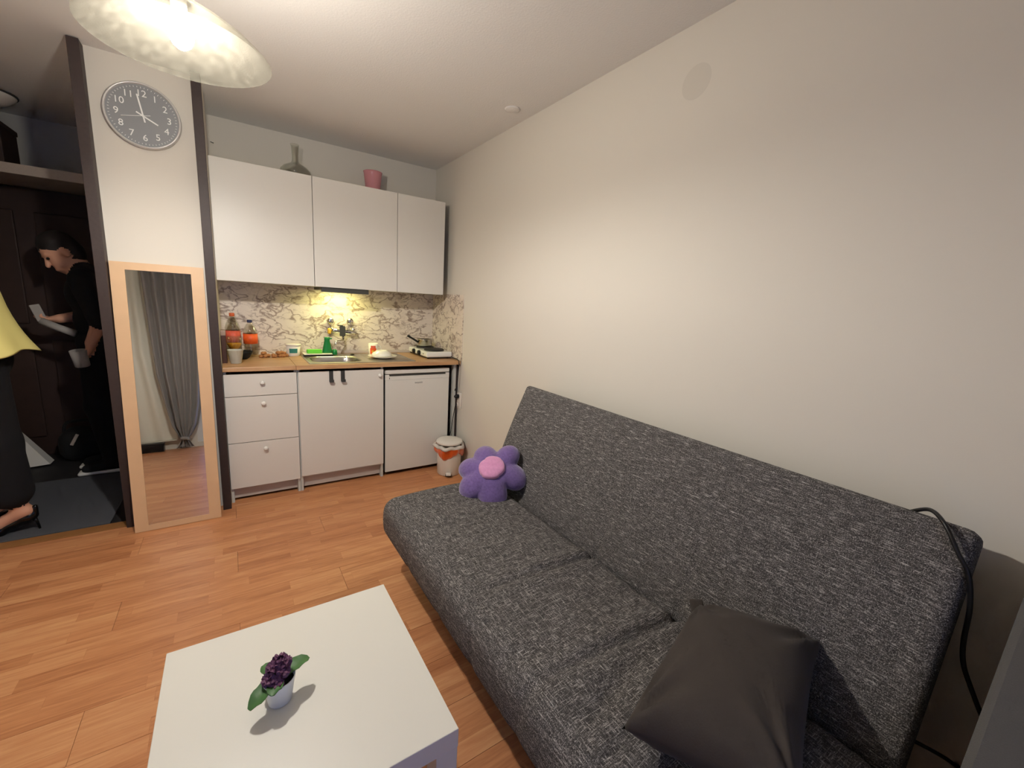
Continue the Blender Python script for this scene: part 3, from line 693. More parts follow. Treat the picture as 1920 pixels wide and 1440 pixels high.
V, F = latheg([(.099, .249), (.112, .247), (.124, .238), (.121, .226), (.110, .222)], (0, 0, 0), 60)
V = [(x*(1+.08*math.sin(5*math.atan2(y, x)+.6)), y*(1+.08*math.sin(5*math.atan2(y, x)+.6)), z+.005*math.sin(9*math.atan2(y, x))) for x, y, z in V]
o = mk('white_bag_edge', ([(x+bc[0], y+bc[1], z) for x, y, z in V], F), M_bag, bn, True); sm_ = o.modifiers.new('s', 'SOLIDIFY'); sm_.thickness = .0015
mk('lid', latheg([(0, .256), (.100, .256), (.104, .262), (.104, .272), (.098, .279), (.060, .284), (0, .286)], bc, 40), M_plast, bn, True)
RB = Matrix.Translation(bc) @ Matrix.Rotation(math.radians(-25.6), 4, 'Z') @ Matrix.Translation((-bc[0], -bc[1], 0))
mk('pedal', xf(boxg(1.382, 1.422, 2.770, 2.812, .024, .040, bev=.005), RB), M_plast, bn)
mk('pedal_slot', xf(boxg(1.378, 1.426, 2.808, 2.822, .004, .022, bev=.002), RB), M_black, bn)
mk('sticker', xf(boxg(-.026, .026, 0, .0012, -.012, .016), RB @ Matrix.Translation((1.398, 2.8068, .165))), M_paper, bn)
mk('sticker_mark', xf(join(boxg(-.02, .004, -.0008, 0, -.006, -.002), boxg(.008, .016, -.0008, 0, .002, .010), boxg(.018, .024, -.0008, 0, -.004, .004)), RB @ Matrix.Translation((1.398, 2.8066, .167))), M_black, bn)

# hotplate and pan
hp = thing('hotplate', 'white two-ring electric hotplate at the right end of the worktop', 'hotplate', (1.415, 3.38, WT))
mk('housing', join(boxg(1.302, 1.528, 3.165, 3.585, .905, .950, bev=.012, seg=3)), M_enamel, hp)
mk('base', boxg(1.312, 1.518, 3.175, 3.575, .8985, .9045), M_black, hp)
for a, b in ((1.33, 3.2), (1.5, 3.2), (1.33, 3.55), (1.5, 3.55)): mk('foot', latheg([(0, 0), (.01, 0), (.01, .005), (0, .005)], (a, b, WT+.0003), 10), M_black, hp)
mk('burner', latheg([(0, 0), (.082, 0), (.084, .004), (.080, .014), (.076, .015), (.02, .013), (0, .012)], (1.412, 3.278, .9502), 36), M_iron, hp, True)
mk('burner', latheg([(0, 0), (.074, 0), (.076, .004), (.072, .014), (.068, .015), (.02, .013), (0, .012)], (1.412, 3.475, .9502), 36), M_iron, hp, True)
for yy in (3.44, 3.32): mk('dial', xf(latheg([(0, 0), (.021, 0), (.020, .014), (.016, .018), (0, .018)], seg=20), Matrix.Translation((1.3018, yy, .928)) @ Matrix.Rotation(-PI/2, 4, 'Y')), M_black, hp, True)
mk('pilot_light', xf(latheg([(0, 0), (.005, 0), (.004, .003), (0, .004)], seg=10), Matrix.Translation((1.3018, 3.24, .928)) @ Matrix.Rotation(-PI/2, 4, 'Y')), M_gap, hp, True)
pn = thing('saucepan', 'small steel saucepan with black handle on the rear hotplate ring', 'saucepan', (1.405, 3.475, .966))
mk('pot', latheg([(0, 0), (.058, 0), (.064, .006), (.066, .056), (.069, .060), (.064, .060), (.062, .010), (0, .006)], (1.405, 3.475, .9658), 36), M_steel, pn, True)
mk('handle', tubeg([(1.341, 3.460, 1.000), (1.325, 3.455, 1.010), (1.27, 3.435, 1.040), (1.235, 3.42, 1.058)], [.007, .009, .008, .010], 10), M_black, pn, True)

# ---- things on the worktop
e1 = .0004
t = thing('snack_box', 'tall dark brown package at the left end of the worktop', 'box', (-.035, 3.31, WT))
box('carton', (-.0605, -.034, 3.20, 3.33, WT+e1, 1.070), M_brownbox, t, bev=.002)
box('carton_top', (-.0605, -.034, 3.20, 3.33, 1.0705, 1.100), M_brownbox2, t, bev=.002)
def bottle(name, label, x, y, h, r, capm, labm, lz0, lz1):
    t = thing(name, label, 'bottle', (x, y, WT), 'plastic bottles at the left end of the worktop')
    b = WT+e1
    pr = [(0, .004), (r*.55, 0), (r*.95, .004), (r, .02), (r, lz0-.004), (r*.975, lz0), (r*.975, lz1), (r, lz1+.004), (r*.98, h*.68), (r*.80, h*.78), (r*.45, h*.88), (.014, h*.92), (.0135, h*.955), (.011, h*.955), (.011, h*.92), (r*.43, h*.87), (r*.78, h*.77), (r*.96, h*.675), (r*.955, lz0), (r*.97, .022), (r*.5, .006), (0, .007)]
    mk('bottle_body', latheg(pr, (x, y, b), 28), M_pet, t, True)
    mk('cap', latheg([(0, h*.925), (.0155, h*.925), (.016, h*.93), (.016, h-.002), (.0145, h), (0, h)], (x, y, b), 20), capm, t, True)
    mk('label_band', latheg([(r*.980, lz0), (r*.988, lz0), (r*.988, lz1), (r*.980, lz1)], (x, y, b), 28), labm, t, True)
bottle('soda_bottle', 'clear plastic bottle with orange cap and red label behind the wine glass', .006, 3.515, .305, .046, M_cap_or, M_label_red, .10, .185)
bottle('water_bottle', 'clear water bottle with navy cap and orange label', .108, 3.495, .262, .045, M_cap_bl, M_label_or, .095, .165)
t = thing('wine_glass', 'stemmed wine glass half full of amber drink behind the white cup', 'glass', (.010, 3.285, WT))
mk('glass', latheg([(0, 0), (.030, 0), (.032, .002), (.010, .006), (.0045, .012), (.004, .060), (.010, .070), (.030, .088), (.041, .112), (.043, .132), (.040, .165), (.0388, .165), (.0418, .132), (.0398, .113), (.029, .0895), (.009, .0715), (0, .069)], (.010, 3.285, WT+e1), 28), M_glass, t, True)
mk('drink', latheg([(0, .0695), (.009, .072), (.0285, .090), (.0393, .1135), (.0405, .122), (0, .122)], (.010, 3.285, WT+e1), 28), M_amber, t, True)
tag(mk('plastic_cup', latheg([(0, 0), (.029, 0), (.031, .003), (.044, .085), (.0455, .086), (.0445, .0875), (.0425, .086), (.0295, .005), (0, .004)], (.012, 3.195, WT+e1), 28), M_cupfilm, None, True), 'translucent white plastic cup at the front of the worktop', 'cup')
tag(mk('black_bowl', latheg([(0, 0), (.03, 0), (.045, .012), (.062, .045), (.064, .055), (.061, .055), (.043, .016), (.028, .005), (0, .005)], (.050, 3.385, WT+e1), 32), M_blackmat, None, True), 'small black bowl between the cup and the bottles', 'bowl')
rng = np.random.RandomState(3)
for (x, y, w_, n_, lab) in ((.182, 3.435, .028, 9, 'small pile of brown nuts next to the water bottle'), (.285, 3.44, .05, 16, 'larger pile of brown nuts next to the white tub')):
    ps = []
    t = thing('nut_pile', lab, 'nuts', (x, y, WT), 'nut piles on the worktop')
    for i in range(n_):
        lay = 0 if i < n_*.65 else 1
        px_ = x+(rng.rand()-.5)*2*w_*(1-.45*lay); py_ = y+(rng.rand()-.5)*.05*(1-.4*lay); r_ = .0125+.003*rng.rand()
        c_ = (px_, py_, WT+r_*.9+lay*.02)
        g = xf(rslab(2*r_, 1.7*r_, 1.7*r_, r_*.8, r_*.55), Matrix.Translation(c_) @ Euler((rng.rand()*.5, rng.rand()*.5, rng.rand()*6)).to_matrix().to_4x4())
        mk('nut', g, M_nut, t, True)
t = thing('yoghurt_tub', 'white plastic tub with a teal label beside the sink', 'tub', (.378, 3.51, WT))
mk('tub', latheg([(0, 0), (.040, 0), (.042, .003), (.049, .078), (.0475, .078), (.040, .006), (0, .005)], (.378, 3.51, WT+e1), 32), M_plast, t, True)
mk('lid', latheg([(0, .0785), (.052, .0785), (.053, .082), (.052, .088), (.046, .0885), (0, .087)], (.378, 3.51, WT+e1), 32), M_plast, t, True)
V = []; F = []
for i in range(9):
    a = -PI/2-.62+1.24*i/8-.1
    for z, r in ((.024, .0447), (.058, .0478)): V.append((.378+r*math.cos(a), 3.51+r*math.sin(a), WT+e1+z))
for i in range(8): F.append((2*i, 2*i+2, 2*i+3, 2*i+1))
o = mk('printed_label', (V, F), M_teal, t, True)
t = thing('dish_tray', 'flat white tray with a black edge across the back of the sink', 'tray', (.53, 3.48, WT))
box('tray_plate', (.440, .640, 3.425, 3.540, WT+.0145, WT+.020), M_plast, t)
box('tray_edge', (.438, .642, 3.418, 3.4245, WT+.0048, WT+.0165), M_black, t)
for a in (.45, .63): box('tray_foot', (a-.006, a+.006, 3.44, 3.53, WT+.0045, WT+.0142), M_black, t)
t = thing('dish_sponge', 'lime green washing-up sponge on the tray', 'sponge', (.525, 3.49, WT+.02))
mk('foam', boxg(.468, .572, 3.46, 3.525, WT+.0205, WT+.040, bev=.005), M_sponge, t)
mk('scouring_pad', boxg(.470, .570, 3.462, 3.523, WT+.0402, WT+.047, bev=.002), M_lime, t)
t = thing('soap_bottle', 'dark green washing-up liquid bottle behind the sink basin', 'bottle', (.618, 3.50, WT+.02))
g = latheg([(0, 0), (.033, 0), (.036, .004), (.035, .02), (.026, .065), (.020, .095), (.021, .110), (.019, .122), (0, .124)], (0, 0, 0), 24)
mk('bottle_body', xf(g, Matrix.Translation((.612, 3.49, WT+.0204)) @ Matrix.Diagonal((1, .6, 1, 1))), M_green, t, True)
mk('cap_spout', join(boxg(.606, .648, 3.482, 3.498, WT+.128, WT+.137, bev=.003)), M_green, t)
tag(mk('scrub_brush_head', xf(latheg([(0, 0), (.018, 0), (.020, .006), (.017, .035), (.010, .042), (0, .043)], (0, 0, 0), 18), Matrix.Translation((.668, 3.50, WT+.0045))), M_green, None, True), 'small green scrubber right beside the soap bottle', 'scrubber')
t = thing('mug', 'white mug with an orange and red flower behind the plate', 'mug', (.962, 3.475, WT))
mk('cup', latheg([(0, 0), (.034, 0), (.037, .003), (.039, .09), (.0375, .0905), (.035, .006), (0, .005)], (.962, 3.475, WT+.006), 32), M_plate, t, True)
mk('handle', tubeg(spline([(.998, 3.475, WT+.075), (1.020, 3.475, WT+.07), (1.024, 3.475, WT+.045), (.998, 3.475, WT+.025)]), .0045, 8), M_plate, t, True)
def decal(c, r, ang, z0, z1, w):
    V, F = [], []
    for i in range(7):
        a = ang-w/2+w*i/6
        for z in (z0, z1): V.append((c[0]+r*math.cos(a), c[1]+r*math.sin(a), z))
    for i in range(6): F.append((2*i, 2*i+2, 2*i+3, 2*i+1))
    return V, F
mk('flower_print', decal((.962, 3.475), .0392, -PI/2-.3, WT+.012, WT+.060, 1.3), M_label_or, t)
mk('flower_print_top', decal((.962, 3.475), .0396, -PI/2-.3, WT+.058, WT+.080, 1.0), M_label_red, t)
mk('flower_eye', decal((.962, 3.475), .0398, -PI/2-.35, WT+.028, WT+.042, .45), M_yellow, t)
tag(mk('dinner_plate', latheg([(0, 0), (.065, 0), (.070, .004), (.110, .016), (.109, .019), (.066, .008), (0, .007)], (.975, 3.265, WT+.006), 40), M_plate, None, True), 'white plate lying on the sink drainer', 'plate')
tag(mk('upturned_bowl', latheg([(.076, 0), (.079, .002), (.070, .022), (.046, .036), (.040, .042), (.036, .042), (.034, .038), (0, .036), (0, .033), (.044, .032), (.067, .019), (.075, .002), (.076, 0)], (.970, 3.268, WT+.0218), 40), M_plate, None, True), 'white bowl turned upside down on the plate', 'bowl')

# ---- on top of the wall cabinets
tag(mk('glass_carafe', latheg([(0, 0), (.070, 0), (.090, .014), (.099, .036), (.094, .060), (.074, .082), (.044, .098), (.026, .108), (.021, .122), (.020, .15), (.024, .20), (.028, .225), (.026, .225), (.022, .20), (.0182, .15), (.019, .122), (.024, .106), (.042, .095), (.072, .079), (.091, .059), (.096, .036), (.088, .016), (.068, .004), (0, .004)], (.430, 3.45, ZU1+.0005), 40), M_glass, None, True), 'clear glass carafe with a wide base on top of the cabinets', 'carafe')
tag(mk('pink_glass_pot', latheg([(0, 0), (.045, 0), (.049, .004), (.066, .15), (.070, .165), (.0665, .167), (.062, .15), (.045, .010), (0, .009)], (.965, 3.48, ZU1+.0005), 40), M_pinkglass, None, True), 'pink glass flower pot on top of the cabinets', 'pot')

# ================================================================== COFFEE TABLE AND PLANT
tb = thing('coffee_table', 'square white coffee table in the foreground', 'table', (.091, .941, 0))
TX0, TX1, TY0, TY1 = -.184, .366, .666, 1.215
mk('tabletop', boxg(TX0, TX1, TY0, TY1, .402, .450, bev=.0015), M_table, tb)
for a in (TX0+.001, TX1-.051):
    for b in (TY0+.001, TY1-.051): mk('leg', boxg(a, a+.05, b, b+.05, 0, .4018, bev=.001, seg=1), M_table, tb)
pt_ = thing('potted_violet', 'small artificial purple flower in a white pot on the coffee table', 'plant', (.045, .935, .45))
pc = (.045, .935, .4502)
mk('pot', latheg([(0, 0), (.023, 0), (.0245, .002), (.033, .058), (.0335, .060), (.031, .060), (.024, .01), (0, .01)], pc, 32), M_pot, pt_, True)
mk('soil', latheg([(0, .046), (.029, .046), (.0295, .050), (0, .054)], pc, 24), M_soil, pt_, True)
def leafg(ln, w, bend, cup=.25, n=8, m=6, wav=0):
    V, F = [], []
    for i in range(n+1):
        t = i/n; hw = w*max(.12, 1-abs(2*(.12+.88*t)**1.1-1)**2.6)**.6
        for j in range(m+1):
            s = j/m*2-1
            V.append((t*ln*math.cos(bend*t), s*hw, -t*ln*math.sin(bend*t)+cup*hw*s*s+wav*math.sin(5*t*PI)*s))
    for i in range(n):
        for j in range(m): a = i*(m+1)+j; F.append((a, a+m+1, a+m+2, a+1))
    nv = len(V)
    V += [(x, y, z-.0012) for x, y, z in V]; F += [tuple(reversed([k+nv for k in f])) for f in F]
    return V, F
def place_leaf(name, base, az, el, g, m, par):
    R = Matrix.Translation(base) @ Matrix.Rotation(az, 4, 'Z') @ Matrix.Rotation(-el, 4, 'Y')
    return mk(name, xf(g, R), m, par, True)
lc = Vector((pc[0], pc[1], pc[2]+.057))
for az, el, ln, w, rd in ((math.radians(212), .12, .066, .020, .006), (math.radians(22), .42, .064, .019, .006), (math.radians(120), .5, .050, .018, .006), (math.radians(250), .45, .042, .017, .006)):
    place_leaf('leaf', lc+Vector((math.cos(az), math.sin(az), 0))*rd, az, el, leafg(ln, w, .35, wav=.002), M_leaf, pt_)
for fx, fy, fz, nx_, ny_ in ((-.012, .004, .088, -.3, -.2), (.014, .006, .092, .3, 0), (-.022, -.010, .074, -.8, -.4), (-.006, -.020, .066, -.3, -1.0), (.004, .018, .094, 0, .5), (.010, -.008, .082, .3, -.7)):
    fc = Vector((pc[0]+fx, pc[1]+fy, pc[2]+fz)); nrm = Vector((nx_, ny_, 1)).normalized()
    q = nrm.to_track_quat('Z', 'Y').to_matrix().to_4x4()
    fo = mk('flower', xf(latheg([(0, 0), (.003, 0), (.004, .003), (0, .005)], (0, 0, 0), 10), Matrix.Translation(fc) @ q), M_petal, pt_, True)
    for k in range(5):
        R = Matrix.Translation(fc) @ q @ Matrix.Rotation(k*2*PI/5+fx*90, 4, 'Z') @ Matrix.Rotation(-.35, 4, 'Y')
        mk('petal', xf(leafg(.020, .0105, .9, cup=.7, n=6, m=4, wav=.002), R), M_petal, fo, True)
    mk('stem', tubeg([tuple(lc+Vector((fx*.3, fy*.3, -.006))), tuple(fc-nrm*.002)], .0016, 6), M_leaf, pt_)

# ================================================================== SOFA
sf = thing('sofa_bed', 'charcoal melange sofa bed along the right wall', 'sofa', (1.05, 1.0, 0))
SY0, SY1 = .115, 1.875; SCY = (SY0+SY1)/2; SLN = SY1-SY0
rn = np.random.RandomState(11)
wr = [(rn.uniform(.6, 1.1), rn.uniform(.35, 1.7), rn.uniform(-.35, .35), rn.uniform(.06, .16), rn.uniform(.015, .03), rn.uniform(.003, .007)) for _ in range(26)]
def seat_fn(p, n):
    x = p[:, 0]+.865; y = p[:, 1]+SCY; d = np.zeros(len(p)); topw = np.clip(n[:, 2], 0, 1)
    edge = np.clip((.52-np.abs(p[:, 0]))/.05, 0, 1)
    for ys in (1.43, 1.045, .672, .30):
        s = np.abs(y-ys-.02*np.sin(4*x)); amp = .024 if ys in (1.045, .672) else .005
        fall = np.clip((x-.62)/.35, .15, 1)
        d -= topw*fall*amp*np.exp(-(s/.011)**2); d += topw*fall*amp*.35*np.exp(-((s-.04)/.03)**2)
    for (wx, wy, sl, ln, wd, am) in wr:
        u = (x-wx); v = (y-wy)-sl*u
        d -= topw*am*np.exp(-(u/ln)**2)*np.exp(-(v/wd)**2)
    d += topw*.012*np.cos(np.clip(p[:, 0]/.31, -1, 1)*PI/2)
    sidew = np.clip(-n[:, 0], 0, 1)
    d += sidew*.012*np.cos(np.clip(p[:, 2]/.10, -1, 1)*PI/2)
    for ys in (1.5, 1.2, .95, .7, .45): d -= sidew*.004*np.exp(-((y-ys+.15*p[:, 2])/.02)**2)
    return d
g = rslab(.585, SLN, .195, .055, .0125, seat_fn)
mk('seat_cushion', g, M_sofa, sf, True, keep_origin=(.8525, SCY, .327))
def back_fn(p, n):
    # local: x thickness (front = -x), y length, z height
    y = p[:, 1]+SCY; z = p[:, 2]; fr_ = np.clip(-n[:, 0], 0, 1); d = np.zeros(len(p))
    for ys in (1.45, 1.045, .672, .30):
        d -= fr_*.010*np.exp(-((y-ys)/.012)**2)*np.clip((.05-z)/.3, 0, 1)
    for (wx, wy, sl, ln, wd, am) in wr[:14]:
        u = y-wy; v = z-(wx-.9)-sl*u; d -= fr_*am*.5*np.exp(-(u/ln)**2)*np.exp(-(v/wd)**2)
    d += fr_*.010*np.cos(np.clip(z/.3, -1, 1)*PI/2)
    return d
BL, BT = .60, .125
ang = math.radians(21.5)
# front-bottom edge at (1.150,.37), rising towards the wall
bcx = 1.152+math.sin(ang)*BL/2+math.cos(ang)*BT/2
bcz = .372+math.cos(ang)*BL/2-math.sin(ang)*BT/2
mk('backrest', rslab(BT, SLN, BL, .022, .0125, back_fn), M_sofa, sf, True, keep_origin=(bcx, SCY, bcz), rot=(0, ang, 0))
mk('base_frame', boxg(.66, 1.30, SY0+.12, SY1-.12, .15, .228, bev=.005), M_blackmat, sf)
for a in (.70, 1.22):
    for b in (SY0+.16, SY1-.16): mk('leg', boxg(a, a+.05, b, b+.05, 0, .1498, bev=.004), M_blackmat, sf)
for b in (SY0+.35, SY1-.35): mk('hinge_bracket', boxg(1.20, 1.24, b, b+.03, .20, .42, bev=.003), M_blackmat, sf)

# plush flower
pn_ = Vector((-.30, -.48, .82)).normalized(); pex = Vector((.83, -.56, 0)); pex = (pex-pn_*pex.dot(pn_)).normalized(); pey = pn_.cross(pex)
Mp = Matrix((pex, pey, pn_)).transposed().to_4x4(); Mp.translation = (1.042, 1.668, .543)
pf = thing('flower_cushion', 'purple plush flower cushion with pink centre on the sofa', 'cushion', (1.06, 1.66, .43))
pr = []
NP = 6
R3 = Mp.to_3x3()
for adeg, dr_, lift, lng, wid, rr_ in ((0, .55, -.035, .075, .070, .110), (52, -.05, -.004, .070, .058, .122), (112, .25, -.012, .066, .062, .100), (165, .55, -.030, .072, .058, .108), (214, .80, -.045, .078, .066, .108), (278, .95, -.050, .080, .072, .100)):
    a = math.radians(adeg)
    e = R3 @ Vector((math.cos(a), math.sin(a), -dr_)).normalized(); f_ = R3 @ Vector((-math.sin(a), math.cos(a), 0)); g_ = e.cross(f_)
    c = Mp @ Vector((rr_*math.cos(a), rr_*math.sin(a), lift))
    pr.append(('e', (tuple(c), (lng, wid, .050), [tuple(e), tuple(f_.normalized()), tuple(g_.normalized())]), 0, .012))
pr.append(('e', (tuple(Mp @ Vector((0, 0, -.005))), (.090, .090, .046), [tuple(Mp.to_3x3() @ Vector(v)) for v in ((1, 0, 0), (0, 1, 0), (0, 0, 1))]), 0, .03))
mk('petals', implicit(pr, .0055, .02), [M_plushp], pf, True)
cg = rslab(.128, .128, .026, .012, .008, lambda p, n: .010*np.cos(np.clip(np.hypot(p[:, 0], p[:, 1])/.09, 0, 1)*PI/2)*np.clip(n[:, 2], 0, 1)-.004*np.exp(-(p[:, 1]/.01)**2)*np.clip(n[:, 2], 0, 1))
hexv = np.array(cg[0]); aa = np.arctan2(hexv[:, 1], hexv[:, 0]); rad = np.hypot(hexv[:, 0], hexv[:, 1]); sq = np.maximum(np.abs(hexv[:, 0]), np.abs(hexv[:, 1]))
scl = np.where(rad > 1e-6, sq/np.maximum(rad, 1e-6), 1)*(1+.02*np.cos(6*aa+.7)+.05*np.sin(2*aa))
hexv[:, 0] *= scl; hexv[:, 1] *= scl
mk('pink_centre', xf((hexv, cg[1]), Mp @ Matrix.Translation((0, 0, .034))), M_pinkp, pf, True)

# velvet cushion
def cushion_geo(a, b, t, n=44):
    V, F = [], []
    for s in (1, -1):
        for j in range(n+1):
            for i in range(n+1):
                u, v = i/n*2-1, j/n*2-1
                eu, ev = (1-u*u), (1-v*v)
                h = t/2*(max(eu, 0)**.42)*(max(ev, 0)**.42)
                pin = 1-.09*(1-abs(v)**3)*(u*u)
                pin2 = 1-.09*(1-abs(u)**3)*(v*v)
                x, y = u*a/2*pin, v*b/2*pin2
                # radiating folds at the corners and a few creases
                cr = 0
                for cu, cv in ((1, 1), (1, -1), (-1, 1), (-1, -1)):
                    du, dv = u-cu, v-cv; rr = math.hypot(du, dv)
                    cr += .014*math.exp(-(rr/.6)**2)*math.sin(11*math.atan2(dv, du))*min(1, rr*3)
                cr += .006*math.exp(-((u+.55)/.10)**2)*math.sin(5*v+1)*(eu*ev) if s > 0 else 0
                V.append((x, y, s*(h+cr*min(1, eu*ev*8))))
    m = n+1
    for k in range(2):
        for j in range(n):
            for i in range(n):
                q = k*m*m+j*m+i; f = (q, q+1, q+m+1, q+m); F.append(f if k == 0 else f[::-1])
    return V, F
A_, B_, C_ = Vector((1.140, .603, .475)), Vector((1.190, .300, .540)), Vector((.650, .452, .500))
ex = (C_-A_).normalized(); ey = (B_-A_); ey = (ey-ex*ey.dot(ex)).normalized(); ez = ex.cross(ey)
if ez.z < 0: ez = -ez
lu, lv = (C_-A_).length+.02, .315
cen = A_+ex*lu/2+ey*lv/2+Vector((0, 0, .012))
Mc = Matrix((ex, ey, ez)).transposed().to_4x4(); Mc.translation = cen
cu_ = thing('velvet_cushion', 'dark taupe velvet cushion at the near end of the sofa', 'cushion', tuple(cen))
o = mk('cushion_cover', xf(cushion_geo(lu, lv, .19), Mc), M_cush, cu_, True)
bmw = bmesh.new(); bmw.from_mesh(o.data); bmesh.ops.remove_doubles(bmw, verts=bmw.verts[:], dist=.0006); bmesh.ops.recalc_face_normals(bmw, faces=bmw.faces[:]); bmw.to_mesh(o.data); bmw.free()
mk('corner_tuft', xf(rslab(.060, .040, .016, .007, .004), Mc @ Matrix.Translation((-lu/2+.026, -lv/2+.016, .012)) @ Matrix.Rotation(.5, 4, 'Z') @ Matrix.Rotation(.55, 4, 'Y')), M_cush, cu_, True)

# black cable over the sofa end
tag(mk('power_cable', tubeg(spline([(1.40, .24, .915), (1.385, .205, .940), (1.345, .170, .930), (1.325, .135, .880), (1.325, .112, .840), (1.33, .098, .768), (1.345, .094, .680), (1.355, .085, .620), (1.36, .062, .565), (1.365, .030, .50), (1.38, -.02, .40), (1.40, -.10, .02)]), .0048, 10), M_black, None, True), 'black cable looping over the near end of the sofa back', 'cable')
tag(mk('floor_cable', tubeg(spline([(1.29, .16, .40), (1.31, .10, .40), (1.335, .055, .385), (1.36, .0, .35), (1.38, -.06, .18), (1.38, -.12, .006)]), .0045, 10), M_black, None, True), 'short black cable piece low between sofa end and armchair', 'cable')

# armchair by the sofa
ac = thing('grey_armchair', 'light grey fabric armchair at the lower right edge', 'armchair', (1.1, -.3, 0))
def side_panel(y0, y1):
    pts = [(.80, .10), (.80, .50), (.84, .545), (1.02, .620), (1.285, .815), (1.40, .880), (1.46, .88), (1.50, .10)]
    V, F = [], []
    n = len(pts)
    for yy, ins in ((y0, .012), (y0+.012, 0), (y1-.012, 0), (y1, .012)):
        cxm, czm = 1.15, .45
        for x, z in pts:
            d = Vector((x-cxm, z-czm)); l = d.length; s_ = (l-ins)/l; V.append((cxm+d.x*s_, yy, czm+d.y*s_))
    for r in range(3):
        for i in range(n): j = (i+1) % n; F.append((r*n+i, (r+1)*n+i, (r+1)*n+j, r*n+j))
    F.append(tuple(range(n))); F.append(tuple(3*n+i for i in range(n-1, -1, -1)))
    return V, F
for a, b in ((-.045, .034), (-.70, -.621)):
    o = mk('side_panel', side_panel(a, b), M_arm, ac)
o = mk('seat', rslab(.60, .568, .16, .05, .03), M_arm, ac, True, keep_origin=(1.11, -.333, .36))
o = mk('backrest', rslab(.13, .568, .52, .05, .03), M_arm, ac, True, keep_origin=(1.405, -.333, .66), rot=(0, .08, 0))
for a in (.86, 1.42):
    for b in (-.01, -.66): mk('leg', tubeg([(a, b, 0), (a, b, .102)], [.012, .018], 12), M_dark, ac)

# ================================================================== CURTAINS BY THE WINDOW (seen in the mirror, except the added one)
gc = thing('grey_curtain', 'grey curtain tied in a knot above the floor, seen in the mirror', 'curtain', (-.6, -.72, ZC))
def curtain_geo(rows, folds, amp, yc, ph=0, n=90):
    V, F = [], []
    for z, xa, xb, am, yo in rows:
        for i in range(n+1):
            s = i/n; x = xa+(xb-xa)*s
            V.append((x, yc+yo+am*(math.sin(folds*2*PI*s+ph)+.4*math.sin(folds*4.7*s+1.3+z*.6)), z))
    for r in range(len(rows)-1):
        for i in range(n): a = r*(n+1)+i; F.append((a, a+1, a+n+2, a+n+1))
    return V, F
def lerp_rows(keys, n=40):
    out = []
    zs = [k[0] for k in keys]
    for i in range(n+1):
        z = zs[0]+(zs[-1]-zs[0])*i/n
        for a, b in zip(keys, keys[1:]):
            if (a[0] >= z >= b[0]):
                t = (a[0]-z)/(a[0]-b[0]); t = t*t*(3-2*t) if b[0] < .7 else t
                out.append(tuple(a[k]+(b[k]-a[k])*t for k in range(5))); break
    return out
rows = lerp_rows([(2.44, -.90, -.27, .030, 0), (1.6, -.845, -.30, .032, 0), (.95, -.80, -.33, .034, 0), (.55, -.735, -.375, .034, .0), (.30, -.685, -.43, .034, .02), (.17, -.625, -.50, .022, .01), (.135, -.60, -.54, .018, 0)], 60)
o = mk('drop', curtain_geo(rows, 6, .03, -.72), M_curt, gc, True); s_ = o.modifiers.new('s', 'SOLIDIFY'); s_.thickness = .002
rows = lerp_rows([(.135, -.60, -.54, .018, 0), (.06, -.635, -.50, .022, .0), (.012, -.665, -.47, .024, 0)], 10)
o = mk('tail', curtain_geo(rows, 4, .03, -.72), M_curt, gc, True); s_ = o.modifiers.new('s', 'SOLIDIFY'); s_.thickness = .002
mk('knot', xf(rslab(.085, .075, .040, .018, .01), Matrix.Translation((-.568, -.70, .137)) @ Matrix.Rotation(.15, 4, 'Y')), M_curt, gc, True)
mk('tie_end', tubeg(spline([(-.55, -.66, .135), (-.52, -.645, .12), (-.495, -.64, .135)]), [.008]*8+[.006]*9, 8), M_curt, gc, True)
added_curtain = thing('grey_curtain', 'added plain untied grey curtain, unseen, on the armchair side of the window', 'curtain', (.9, -.74, ZC))  # unseen curtain added to cut light bouncing off the window wall
rows = lerp_rows([(2.44, .30, 1.50, .030, 0), (1.2, .30, 1.50, .034, 0), (.03, .30, 1.50, .034, 0)], 30)
o = mk('drop', curtain_geo(rows, 11, .03, -.765, .5, 160), M_curt, added_curtain, True); s_ = o.modifiers.new('s', 'SOLIDIFY'); s_.thickness = .002
wc = thing('white_curtain', 'white curtain hanging beside the grey one, seen in the mirror', 'curtain', (-1.1, -.79, ZC))
rows = lerp_rows([(2.44, -1.50, -.86, .018, 0), (1.2, -1.48, -.80, .018, 0), (.12, -1.46, -.64, .012, 0)], 30)
o = mk('drop', curtain_geo(rows, 5, .02, -.80, 1.0), M_curtw, wc, True); s_ = o.modifiers.new('s', 'SOLIDIFY'); s_.thickness = .002
mk('hem', boxg(-1.46, -.66, -.822, -.780, .112, .1195), M_curtw, wc)
cr_ = thing('curtain_rail', 'white curtain rail under the ceiling over the window', 'rail', (-.4, -.78, ZC-.02))
box('rail', (-1.6, 1.1, -.80, -.70, ZC-.021, ZC-.0005), M_frame_w, cr_)
t = thing('floor_box', 'low black box on the floor under the white curtain', 'box', (-.9, -.75, 0))
box('case', (-1.06, -.775, -.80, -.68, .0005, .095), M_black, t, bev=.006)
box('case_lid', (-1.065, -.770, -.805, -.675, .0955, .108), M_black, t, bev=.004)

